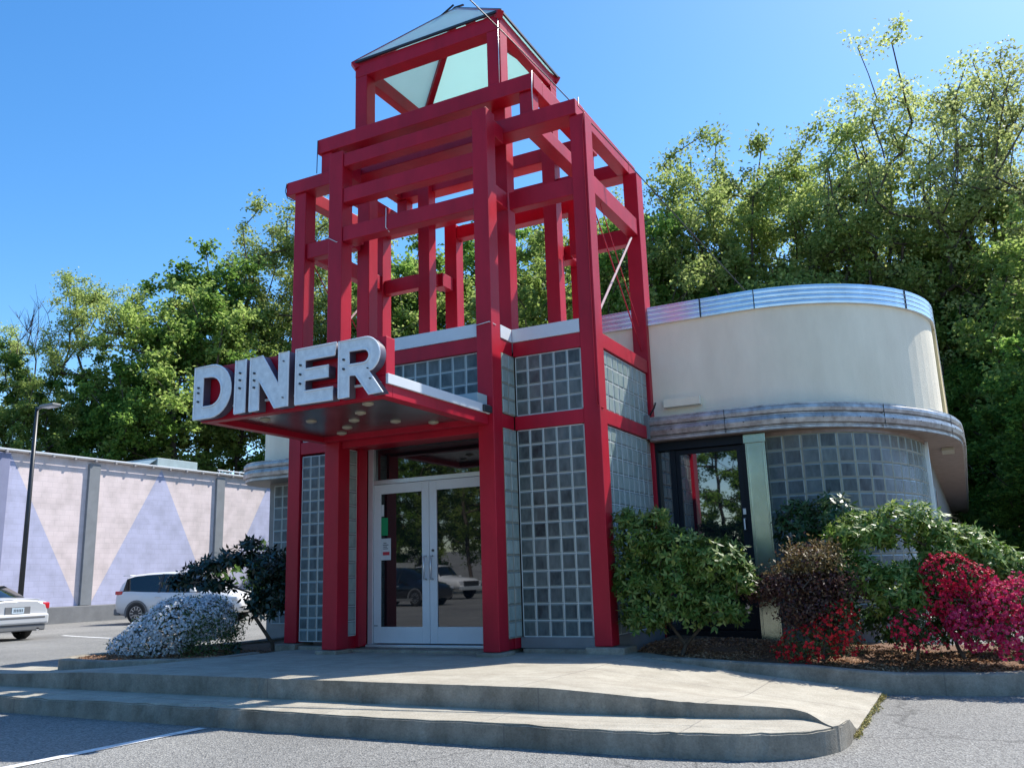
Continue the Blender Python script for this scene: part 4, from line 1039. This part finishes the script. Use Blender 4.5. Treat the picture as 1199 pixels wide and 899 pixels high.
# across the street, seen mirrored in the doors
SD = dict(SW)
car('black_car', 'black SUV parked across the lot, mirrored in the left entrance door', 'car', 4.6, 1.84, suv_st(), M['darkcar'], (-23.3, -14.3, -.33), R(8), SD, .36, [(-1.95,.9)], (.1,1.25), (-2.3,-2.0), extras=suv_ex)
def truck_st(W=.98):
    return [(-2.9,.55,.98,1.05,W*.97,.86),(-2.85,.5,1.08,1.12,W,.86),(-1.0,.5,1.10,1.13,W,.86),(-.95,.5,1.12,1.70,W,.72),(-.8,.5,1.14,1.86,W,.72),(.4,.5,1.14,1.90,W,.72),(.75,.5,1.14,1.80,W,.70),(1.25,.5,1.14,1.30,W,.74),(1.5,.5,1.12,1.22,W,.76),(2.6,.52,1.04,1.14,W*.96,.74),(2.85,.56,.95,1.04,W*.88,.7),(2.9,.6,.85,.95,W*.8,.6)]
def truck_ex(sub, root):
    sub('grille', MB().box(2.82,2.93,-.62,.62,.70,.98), M['dark'], bevel=.02); sub('front_bumper', MB().box(2.8,3.02,-.92,.92,.48,.68), M['alu'], bevel=.03)
    for s_ in (-1,1): sub('headlight', MB().box(2.7,2.9,s_*.74-.12,s_*.74+.12,.78,.98), M['headl'], bevel=.02)
car('pickup_truck', 'white pickup truck parked across the lot, mirrored in the entrance doors', 'pickup truck', 5.8, 1.96, truck_st(), M['whitecar'], (-27.6,-23.5,-.33), R(12), dict(x=(-1.8,1.9), pillars=(-.2,), mir=1.0, arch=M['whitecar']), .41, [(-.8,.75)], (.75,1.3), (-1.0,-.9), extras=truck_ex)
o = MB().box(-62,-34,-31,-29,-.5,1.5).box(-62,-34,-31.1,-28.9,1.5,1.9).build('low_building', M['bag']); tag(o, 'long low white building across the street mirrored in the doors', 'building')

# ------------------------------------------------------------------ trees
LM = {
 'dense': leaf_mat('maple_leaves', [(.10,.20,.045),(.18,.31,.06),(.28,.43,.09)], .62, .5, .12),
 'mid': leaf_mat('linden_leaves', [(.17,.26,.06),(.27,.37,.085),(.38,.46,.15)], .62, .5, .12),
 'pale': leaf_mat('young_leaves', [(.22,.31,.075),(.34,.43,.12),(.48,.54,.20)], .62, .5, .12),
 'sparse': leaf_mat('opening_buds', [(.28,.34,.10),(.40,.46,.16),(.52,.56,.25)], .62, .5, .12),
 'bush': leaf_mat('undergrowth_leaves', [(.07,.13,.035),(.11,.2,.05),(.17,.28,.06)], .55, .5, .12),
}
def crown_targets(lobes, n):
    w = np.array([l[3]*l[4]*l[5] for l in lobes]); w = w/w.sum(); out = []
    for k in rng.choice(len(lobes), n, p=w):
        l = lobes[k]; d = rand_unit(1)[0]; r_ = rng.uniform(.25,1)**.45
        out.append((l[0]+d[0]*l[3]*r_, l[1]+d[1]*l[4]*r_, l[2]+d[2]*l[5]*r_))
    return out
def tree_proto(kind, H, lobes, n, twigs, per, leafL, trunk_r, twl=(.5,1.1), r_tip=.02, spread=.13, hz=2.2):
    tr = []; z = 0; x = y = 0.
    while z < H*.55: z += H*.08; x += rng.normal()*.12; y += rng.normal()*.12; tr.append((x,y,z))
    tg = crown_targets(lobes, n)
    nodes, par, r_ = skeleton((0,0,-.6), tr, tg, step=1.0, r_tip=r_tip, expo=2.35, wob=.06, up=-.15, hz=hz)
    s = MB(); skel_mesh(s, nodes, par, r_, 5)
    C = []; D = []
    for t in tg:
        for q in range(twigs):
            d = rand_unit(1)[0]; d[2] = d[2]*.6+.18; d /= np.linalg.norm(d); L_ = rng.uniform(*twl)
            if per < 12 or rng.random() < .15: s.tube([t, tuple(np.array(t)+d*L_)], [.012,.005], 3, cap=False)
            f = rng.uniform(.1,1.05,per)[:,None]; c = np.array(t) + d*L_*f + rng.normal(size=(per,3))*spread
            C.append(c); D.append(rng.normal(size=(per,3))*[1,1,.6]+d*.5-[0,0,.25])
    C = np.concatenate(C); D = np.concatenate(D); k = len(C)
    N = rng.normal(size=(k,3))*.6 + [0,0,.8]
    V, F = leaf_quads(C, D, N, leafL*rng.uniform(.7,1.25,k), leafL*rng.uniform(.5,.8,k), .3)
    crown = mesh_np(kind+'_crown', V, F, [LM[kind]])
    me = bpy.data.meshes.new(kind+'_trunk'); me.from_pydata(s.v, [], s.f); me.materials.append(M['bark']); me.polygons.foreach_set('use_smooth', [True]*len(s.f))
    return crown, me, H
def lobed(H, rad, z0=.28, n=9, top=.85):
    L_ = [(0,0,H*(z0+top)/2, rad*.8, rad*.8, H*(top-z0)/2)]
    for i in range(n):
        a = 2*math.pi*i/n + rng.normal()*.3; f = rng.uniform(.1,1); zz = H*(z0+.08+(top-z0)*f*.95); rr = rad*(1-.55*f)*rng.uniform(.6,.95)
        q = rad*rng.uniform(.30,.5); L_.append((math.cos(a)*rr, math.sin(a)*rr, zz, q, q, q*.8))
    L_.append((rng.normal()*.5, rng.normal()*.5, H*(top-.02), rad*.45, rad*.45, H*.10))
    return L_
PR = {
 'dense': [tree_proto('dense', 15, lobed(15,4.6,.10), 110, 9, 21, .23, .3, (.4,.95)) for _ in range(3)],
 'mid': [tree_proto('mid', 15, lobed(15,4.4,.15), 105, 9, 18, .21, .3, (.4,.95)) for _ in range(3)],
 'pale': [tree_proto('pale', 19, lobed(19,4.8,.28,11), 125, 9, 17, .17, .3, (.35,1.0), .018, .15, 3.) for _ in range(3)],
 'sparse': [tree_proto('sparse', 20, lobed(20,4.6,.30,12,.93), 95, 8, 12, .16, .3, (.4,1.1), .018, .13, 4.) for _ in range(2)],
}
def bare_proto():
    tg = crown_targets([(0,0,10,1.7,1.7,4.4),(.6,0,12.3,1.5,1.5,2.2)], 55); tr = [(0,0,1.5),(0.1,0,3),(.1,.1,4.5),(0,.1,6)]
    nodes, par, r_ = skeleton((0,0,-.5), tr, tg, 1., .016, 2.2, .05, -.1, 9.); s = MB(); skel_mesh(s, nodes, par, r_, 5)
    for t in tg:
        for q in range(5):
            d = rand_unit(1)[0]*.5+[0,0,.8]; s.tube([t, tuple(np.array(t)+d*rng.uniform(.7,1.5))], [.016,.006], 3, cap=False)
    me = bpy.data.meshes.new('bare_trunk'); me.from_pydata(s.v, [], s.f); me.materials.append(M['bark']); return me
BARE = bare_proto()
GROUPS = {'dense':('dense deep green tree in the wood behind the buildings','dark green maples in the wood'),
          'mid':('mid green leafy tree in the wood behind the buildings','mid green trees in the wood'),
          'pale':('pale yellow green spring tree in the wood behind the buildings','pale spring trees in the wood'),
          'sparse':('tall thin tree with sparse opening leaves behind the right wing','tall sparse trees')}
TREES = [('pale',-58.9,34.0,21.0), ('dense',-52.4,33.1,16.4), ('bare',-53.6,35.0,20.6), ('pale',-49.9,36.8,22.7), ('mid',-48.0,32.5,14.3), ('mid',-49.2,30.6,12.5), ('dense',-45.2,42.4,26.3), ('mid',-43.7,38.2,22.1), ('dense',-45.1,36.5,17.7), ('mid',-42.3,42.6,21.4), ('pale',-44.8,48.5,31.2), ('pale',-40.8,49.3,31.1), ('dense',-47.8,36.3,16.4), ('dense',-38.4,43.5,16.6), ('dense',-38.3,50.3,22.9), ('dense',-34.3,50.3,26.6), ('dense',-33.0,56.9,29.2), ('mid',-31.2,49.5,23.2), ('dense',-27.6,56.5,29.3), ('mid',-20.5,47.3,23.2), ('pale',-35.6,48.3,28.3), ('pale',-20.6,54.8,28.4), ('dense',-15.1,42.4,18.9), ('pale',-12.9,44.2,24.2), ('pale',-14.2,43.8,21.2), ('pale',-8.8,47.2,27.7), ('pale',-10.2,42.8,22.1), ('pale',-7.4,49.5,25.4), ('pale',-4.9,45.7,24.6), ('pale',-2.5,44.9,22.5), ('pale',-3.6,45.9,20.5), ('sparse',-1.1,44.0,24.3), ('sparse',1.3,45.0,27.1), ('sparse',4.6,43.8,25.1), ('sparse',3.1,47.9,24.3), ('dense',-12.9,43.1,18.7), ('dense',-10.1,44.9,18.2), ('mid',-7.5,45.4,18.6), ('mid',-5.2,45.7,17.7), ('dense',-2.5,46.9,18.4), ('dense',-0.2,48.0,18.6), ('dense',1.8,46.0,16.8), ('dense',3.7,43.9,15.4), ('mid',4.6,37.7,14.6), ('mid',2.9,45.9,19.6), ('dense',4.3,33.7,10.0), ('mid',-1.0,47.0,20.4), ('dense',0.0,44.0,10.1), ('dense',2.1,42.0,10.1), ('dense',3.3,35.9,7.9), ]
UNIQ = {3:'pale spring tree with the leftmost rounded crown above the painted building', 6:'tallest deep green tree between the street lamp and the red tower',
 7:'bright green tree just left of the tallest deep green tree behind the painted building', 10:'pale airy tree rising just left of the red tower',
 23:'pale green tree just right of the red tower above the cream wing', 25:'pale tree with the highest rounded crown between the tower and the sparse trees',
 28:'pale spring tree over the middle of the cream wing', 29:'pale spring tree next to the leftmost sparse tree', 31:'leftmost of the tall sparse trees over the right wing',
 32:'tallest sparse tree whose thin top reaches highest over the right wing', 33:'tall sparse tree at the right edge of the picture', 34:'lower sparse tree standing behind the taller sparse trees'}
cnt = 0
for ti, (kind, x, y, zt) in enumerate(TREES):
    g = gz(x, y)
    if kind == 'bare':
        t = empty('bare_tree', (x,y,g-.1), 'leafless grey tree standing up between the green crowns at far left', 'tree')
        o = bpy.data.objects.new('trunk', BARE); COL.objects.link(o); o.parent = t; k = (zt-g)/15.; o.scale = (k,k,k); cnt += 1; continue
    crown, trunk, H = PR[kind][cnt % len(PR[kind])]
    k = (zt-g)/(H*.985)
    lab, grp = GROUPS[kind]; lab = UNIQ.get(ti, lab)
    t = empty({'dense':'maple_tree','mid':'leafy_tree','pale':'spring_tree','sparse':'sparse_tree'}[kind], (x,y,g-.1), lab, 'tree', grp, rng.uniform(0,6.28))
    kk = k if kind != 'dense' else max(k, .8)
    for nm, me in (('crown', crown), ('trunk', trunk)):
        o = bpy.data.objects.new(nm, me); COL.objects.link(o); o.parent = t; o.scale = (min(kk,1.5), min(kk,1.5), k)
    cnt += 1
# trees across the street (behind the camera), mirrored in the glass
for i in range(34):
    x = -95+3.6*i+rng.normal() if i < 20 else -75+5.5*(i-20); y = (-52 if i < 20 else -33-(i%2)*4)+rng.normal()*2; kind = ('mid','dense')[i%2]; crown, trunk, H = PR[kind][i%3]
    t = empty('street_tree', (x,y,gz(x,y)-.1), 'green tree across the street behind the photographer', 'tree', 'trees across the street', rng.uniform(0,6.28))
    for nm, me in (('crown', crown), ('trunk', trunk)):
        o = bpy.data.objects.new(nm, me); COL.objects.link(o); o.parent = t; k = rng.uniform(.8,1.05); o.scale = (k,k,k)
# undergrowth along the wood edge
def undergrowth():
    n = 60000; a = rng.uniform(-1.5, .75, n); rr = rng.uniform(36, 50, n); x = -6+np.sin(a)*rr*1.0; y = np.cos(a)*rr
    hgt = 1.6+1.5*np.sin(a*17)+1.0*np.sin(a*41+1)
    keep = (y > 5) & ~((x < -29.5) & (x > -41) & (y < 42)); x, y, hgt = x[keep], y[keep], hgt[keep]; k = len(x)
    z = np.array([gz(float(p), float(q)) for p, q in zip(x, y)]) + rng.uniform(0,1,k)**1.2*np.maximum(.8,hgt)
    C = np.stack([x,y,z],1); V, F = leaf_quads(C, rng.normal(size=(k,3)), rng.normal(size=(k,3))*.6+[0,-.3,.7], rng.uniform(.22,.45,k), rng.uniform(.16,.3,k), .3)
    o = link('undergrowth', mesh_np('undergrowth', V, F, [LM['bush']])); tag(o, 'dark leafy undergrowth along the foot of the wood', kind='stuff')
undergrowth()

# ------------------------------------------------------------------ shrubs
SH = {
 'rhodo': leaf_mat('rhododendron_leaves', [(.06,.13,.025),(.15,.26,.045),(.36,.43,.13)], .35, .42, .3),
 'rhodo_dark': leaf_mat('dark_rhododendron_leaves', [(.008,.022,.012),(.014,.035,.018),(.028,.06,.028)], .12, .32, .5),
 'holly': leaf_mat('dark_shrub_leaves', [(.015,.045,.014),(.03,.075,.02),(.05,.11,.03)], .15, .4, .4),
 'rust': leaf_mat('rust_leaves', [(.05,.018,.022),(.10,.045,.04),(.17,.11,.06)], .25, .5, .3),
 'olive': leaf_mat('bronze_top_leaves', [(.12,.09,.035),(.2,.15,.06),(.25,.18,.09)], .3, .5, .3),
 'azleaf': leaf_mat('azalea_leaves', [(.03,.06,.015),(.06,.11,.03),(.12,.15,.05)], .2, .5, .3),
 'red': leaf_mat('red_petals', [(.45,.01,.02),(.62,.02,.03),(.75,.05,.05)], .3, .6, .2),
 'crimson': leaf_mat('crimson_petals', [(.52,.008,.045),(.70,.015,.07),(.80,.05,.11)], .3, .6, .2),
 'magenta': leaf_mat('magenta_petals', [(.60,.012,.09),(.78,.035,.155),(.88,.14,.26)], .35, .6, .2),
 'white': leaf_mat('white_petals', [(.66,.70,.76),(.75,.78,.82),(.85,.86,.88)], .2, .6, .2),
}
def surf_points(blobs, n, inner=.75):
    """points near the upper/outer surface of a union of ellipsoids with outward normals"""
    w = np.array([b[3]*b[4]+b[4]*b[5]+b[3]*b[5] for b in blobs]); w = w/w.sum(); P = []; N = []
    while len(P) < n:
        b = blobs[rng.choice(len(blobs), p=w)]; d = rand_unit(1)[0]
        if d[2] < -.75: continue
        p = np.array(b[:3]) + d*np.array(b[3:6])*rng.uniform(inner,1.03)
        ok = True
        for c in blobs:
            q = (p-np.array(c[:3]))/np.array(c[3:6])
            if (q*q).sum() < inner*inner*.93 and c is not b: ok = False; break
        if ok: P.append(p); nn = d/np.array(b[3:6]); N.append(nn/np.linalg.norm(nn))
    return np.array(P), np.array(N)
def shrub(name, label, cat, base, blobs, kind, n_wh, leaf, per, stems=14, whorl=True, flowers=None, top=None, group=None, inner=.7, droop=.35):
    t = empty(name, base, label, cat, group)
    P, N = surf_points(blobs, n_wh, inner); bx = np.array(base)
    # stems
    idx = rng.choice(len(P), min(stems*3, len(P)), replace=False)
    nodes, par, r_ = skeleton(base, [(base[0]+rng.normal()*.03, base[1]+rng.normal()*.03, base[2]+.12)], [tuple(P[i]) for i in idx], .25, .004, 2.2, .10, .15)
    s = MB(); skel_mesh(s, nodes, par, r_, 5); s.build('stems', M['twig'], t, fixn=False, smooth=True)
    C = []; D = []; NN = []
    for p, n in zip(P, N):
        ax = n*.7+rng.normal(size=3)*.35+[0,0,.5]; ax /= np.linalg.norm(ax); e1 = np.cross(ax, rand_unit(1)[0]); e1 /= np.linalg.norm(e1); e2 = np.cross(ax, e1)
        if whorl:
            ph = rng.uniform(0,6.28)
            for k in range(per):
                a = ph + 2*math.pi*k/per + rng.normal()*.4; rd = e1*math.cos(a)+e2*math.sin(a); d = rd + ax*rng.uniform(-droop-.2, .7) - np.array([0,0,.15])
                d /= np.linalg.norm(d); l = leaf*rng.uniform(.75,1.2); C.append(p + d*l*.55); D.append(d); nrm = ax - d*ax.dot(d); NN.append(nrm)
        else:
            for k in range(per):
                C.append(p + rng.normal(size=3)*leaf*1.3); D.append(rng.normal(size=3)+ax*.5); NN.append(ax+rng.normal(size=3)*.5)
    C, D, NN = map(np.array, (C, D, NN)); k = len(C); L_ = leaf*rng.uniform(.8,1.15,k)
    V, F = leaf_quads(C, D, NN, L_, L_*(.37 if whorl else .5), .2 if not whorl else -.15)
    mats = [SH[kind]]; mi = None
    if top:
        zt = np.quantile(C[:,2], .72); mats.append(SH[top]); mi = ((C[:,2] > zt) & (rng.random(k) < .8)).astype(int)
    o = link('leaves', mesh_np('leaves', V, F, mats, mi), t); o.location = -Vector(base)
    if flowers:
        fk, n_f, size, region = flowers
        P, N = surf_points(region or blobs, n_f, .88); C = []; D = []; NN = []
        P = P + N*.02
        for p, n in zip(P, N):
            # a truss: a few florets, each five petals opening outward
            for q in range(2):
                c = p + rng.normal(size=3)*size*.8; ax = n+rng.normal(size=3)*.45+[0,-.15,.25]; ax /= np.linalg.norm(ax)
                e1 = np.cross(ax, rand_unit(1)[0]); e1 /= np.linalg.norm(e1); e2 = np.cross(ax, e1); ph = rng.uniform(0,6.28)
                for k in range(5):
                    a = ph+2*math.pi*k/5; rd = e1*math.cos(a)+e2*math.sin(a); d = rd+ax*.45; d /= np.linalg.norm(d)
                    C.append(c+d*size*.5); D.append(d); NN.append(ax)
        C, D, NN = map(np.array, (C, D, NN)); k = len(C); L_ = size*rng.uniform(.85,1.15,k)
        V, F = leaf_quads(C, D, NN, L_, L_*.85, .15); o = link('blossom', mesh_np('blossom', V, F, [SH[fk]]), t); o.location = -Vector(base)
    return t
shrub('rhododendron', 'big green rhododendron beside the red corner column', 'shrub', (-3.1,10.15,-.05),
      [(-3.15,10.12,.74,.66,.48,.58),(-3.46,9.98,1.30,.35,.32,.32),(-3.08,9.95,1.18,.40,.34,.28),(-2.62,10.0,1.02,.42,.34,.28),(-3.56,9.90,.82,.24,.28,.32),(-3.42,9.88,.42,.30,.28,.26),(-2.62,9.98,.50,.36,.30,.30),(-3.62,9.98,1.54,.15,.17,.13),(-2.32,10.02,.80,.20,.22,.22),(-3.2,9.90,1.54,.14,.15,.10)], 'rhodo', 1800, .085, 7, 18, inner=.55)
shrub('evergreen_shrub', 'dark green evergreen shrub against the curved glass block window', 'shrub', (-1.6,11.25,-.05),
      [(-1.85,11.28,1.42,.28,.28,.32),(-1.45,11.25,1.50,.34,.28,.28),(-1.65,11.25,1.0,.45,.30,.45),(-1.6,11.2,.5,.4,.3,.4)], 'holly', 420, .10, 8, 12)
shrub('rhododendron', 'wide spreading rhododendron in the middle of the right flower bed', 'shrub', (-.75,10.85,-.05),
      [(-1.05,10.75,1.25,.42,.38,.26),(-.62,10.8,1.34,.46,.38,.26),(-.18,10.85,1.10,.46,.38,.26),(.18,10.9,.90,.36,.35,.24),(-1.15,10.45,.78,.36,.34,.30),(-.70,10.5,.62,.40,.34,.34),(-.25,10.8,.7,.45,.35,.35),(.42,10.9,.78,.22,.25,.16),(-1.4,10.6,.9,.2,.3,.2)], 'rhodo', 1900, .084, 7, 20, inner=.55)
shrub('japanese_maple', 'purple brown lacy shrub with bronze top between the two rhododendrons', 'shrub', (-1.62,10.3,-.05),
      [(-1.55,10.3,.98,.36,.32,.16),(-1.85,10.2,.72,.34,.30,.20),(-1.35,10.25,.72,.30,.30,.22),(-1.62,10.15,.42,.36,.30,.26),(-2.10,10.2,.66,.22,.25,.12)], 'rust', 900, .045, 12, 20, whorl=False, top='olive', inner=.5)
shrub('red_azalea', 'low scarlet azalea at the kerb left of the bare mulch', 'azalea', (-1.52,9.98,-.06),
      [(-1.62,9.97,.10,.30,.22,.18),(-1.35,10.0,.28,.22,.2,.16),(-1.80,9.98,.03,.2,.18,.12),(-1.25,9.98,.12,.14,.14,.1),(-1.30,10.02,.44,.12,.14,.08)], 'azleaf', 260, .03, 8, 10, whorl=False, flowers=('red', 330, .022, None))
shrub('red_azalea', 'small red azalea alone in the middle of the mulch', 'azalea', (-.62,10.15,-.06),
      [(-.64,10.15,.28,.17,.16,.14),(-.48,10.15,.15,.12,.13,.10),(-.72,10.2,.14,.1,.1,.1)], 'azleaf', 170, .03, 8, 8, whorl=False, flowers=('crimson', 130, .022, None))
shrub('crimson_azalea', 'tall crimson azalea beside the magenta one', 'azalea', (-.18,10.35,-.06),
      [(-.22,10.35,.78,.26,.24,.20),(-.02,10.35,.68,.2,.22,.18),(-.12,10.3,.42,.24,.22,.22),(-.33,10.3,.52,.14,.2,.15)], 'azleaf', 260, .032, 8, 12, whorl=False, flowers=('crimson', 620, .025, None))
shrub('magenta_azalea', 'large magenta azalea at the right edge of the bed', 'azalea', (.32,10.2,-.08),
      [(.22,10.2,.50,.26,.25,.20),(.48,10.25,.52,.28,.28,.22),(.05,10.1,.22,.24,.22,.2),(.36,10.05,.18,.30,.26,.22),(.68,10.3,.36,.28,.3,.28),(-.12,10.15,.30,.16,.18,.16)], 'azleaf', 420, .032, 8, 14, whorl=False, flowers=('magenta', 1250, .026, None))
shrub('white_azalea', 'white flowering azalea mound in the left flower bed', 'azalea', (-10.2,9.25,-.06),
      [(-10.55,9.2,.20,.48,.45,.30),(-10.15,9.3,.38,.55,.5,.33),(-9.8,9.45,.34,.42,.45,.38),(-10.93,9.1,.06,.32,.35,.20),(-9.6,9.25,.12,.35,.35,.28),(-10.35,9.2,.5,.22,.25,.2)], 'azleaf', 700, .045, 8, 14, whorl=False,
      flowers=('white', 3300, .024, [(-10.55,9.2,.20,.49,.46,.31),(-10.2,9.3,.38,.54,.5,.34),(-9.9,9.45,.40,.34,.4,.33),(-10.93,9.1,.06,.33,.36,.21),(-10.35,9.2,.5,.23,.26,.21)]))
shrub('dark_rhododendron', 'dark leggy rhododendron leaning over the white azalea', 'shrub', (-9.15,10.0,-.06),
      [(-9.25,10.0,1.10,.40,.38,.42),(-9.35,9.95,.62,.32,.32,.30),(-9.85,9.95,1.28,.42,.35,.17),(-10.45,9.9,1.18,.40,.32,.16),(-10.95,9.9,.98,.34,.30,.15),(-9.0,10.0,.75,.22,.30,.40),(-10.2,9.9,.90,.25,.28,.10),(-9.62,9.95,1.50,.16,.18,.10)], 'rhodo_dark', 520, .12, 7, 24, droop=.5, inner=.45)
shrub('evergreen_shrub', 'low dark evergreen foliage behind the crimson azalea', 'shrub', (-.35,11.3,-.05),
      [(-.75,11.2,.30,.55,.35,.34),(-.15,11.3,.28,.45,.35,.34),(.35,11.3,.28,.35,.3,.3)], 'holly', 420, .09, 8, 12)
shrub('young_plant', 'single small leafy sprout in the mulch beside the white azalea', 'plant', (-9.2,9.3,-.05), [(-9.2,9.3,.06,.06,.06,.05)], 'rhodo_dark', 5, .11, 6, 2)
# weeds in the joint at the right edge of the pavement
def weeds():
    n = 1500; y = rng.uniform(7.15,9.45,n); x = -.925+rng.normal(size=n)*.012*(1+.8*np.sin(y*9))+.014; C = np.stack([x,y,np.full(n,-.322)+rng.uniform(0,.02,n)],1)
    V, F = leaf_quads(C, rng.normal(size=(n,3)), rng.normal(size=(n,3))*.5+[0,0,1], rng.uniform(.012,.03,n), rng.uniform(.008,.018,n), .2)
    m = leaf_mat('dry_moss', [(.22,.18,.06),(.32,.28,.10),(.42,.38,.2)], .1, .9, .1)
    o = link('joint_weeds', mesh_np('joint_weeds', V, F, [m])); tag(o, 'dry yellow green moss and weeds in the joint beside the pavement', kind='stuff')
weeds()

# ------------------------------------------------------------------ camera, light, sky
f_px, yaw, pitch, roll = 1012.53, -.47338, .216287, -.030853
cy, sy, cp, sp, cr, sr = math.cos(yaw), math.sin(yaw), math.cos(pitch), math.sin(pitch), math.cos(roll), math.sin(roll)
Rz = np.array([[cy,-sy,0],[sy,cy,0],[0,0,1]]); Rx = np.array([[1,0,0],[0,cp,sp],[0,-sp,cp]]); Ry = np.array([[cr,0,sr],[0,1,0],[-sr,0,cr]])
Mx = Ry@Rx@Rz
cam = bpy.data.cameras.new('camera'); co = bpy.data.objects.new('camera', cam); COL.objects.link(co); scene.camera = co
right, fwd, upv = Mx[0], Mx[1], Mx[2]
mw = Matrix(((right[0],upv[0],-fwd[0],0),(right[1],upv[1],-fwd[1],0),(right[2],upv[2],-fwd[2],.93),(0,0,0,1))); co.matrix_world = mw
cam.sensor_width = 36; cam.lens = 36*f_px/1199; cam.clip_end = 2000; cam.clip_start = .05
SX, SY, SZ = .40, .69, 1.0      # direction towards the sun
d = Vector((SX,SY,SZ)).normalized(); elev = math.asin(d.z); az = math.atan2(SX, SY)
sun = bpy.data.lights.new('sun', 'SUN'); so = bpy.data.objects.new('sun', sun); COL.objects.link(so); sun.energy = 4.7; sun.angle = R(.5); sun.color = (1, .955, .88)
so.rotation_euler = d.to_track_quat('Z', 'Y').to_euler(); so.location = (5, 10, 30)
w = bpy.data.worlds.new('World'); scene.world = w; w.use_nodes = True; nt = w.node_tree; bg = nt.nodes['Background']
sk = nt.nodes.new('ShaderNodeTexSky'); sk.sky_type = 'NISHITA'; sk.sun_disc = False; sk.sun_elevation = elev; sk.sun_rotation = az
sk.air_density = 1.0; sk.dust_density = .6; sk.ozone_density = 2.2; sk.altitude = 100
hs = nt.nodes.new('ShaderNodeHueSaturation'); hs.inputs['Saturation'].default_value = 1.33
nt.links.new(sk.outputs[0], hs.inputs['Color']); nt.links.new(hs.outputs[0], bg.inputs['Color']); bg.inputs['Strength'].default_value = .15
vs = scene.view_settings; vs.view_transform = 'Standard'; vs.look = 'None'; vs.gamma = 1; vs.exposure = .75
scene.cycles.max_bounces = 6; scene.cycles.transparent_max_bounces = 4; scene.cycles.sample_clamp_indirect = 6
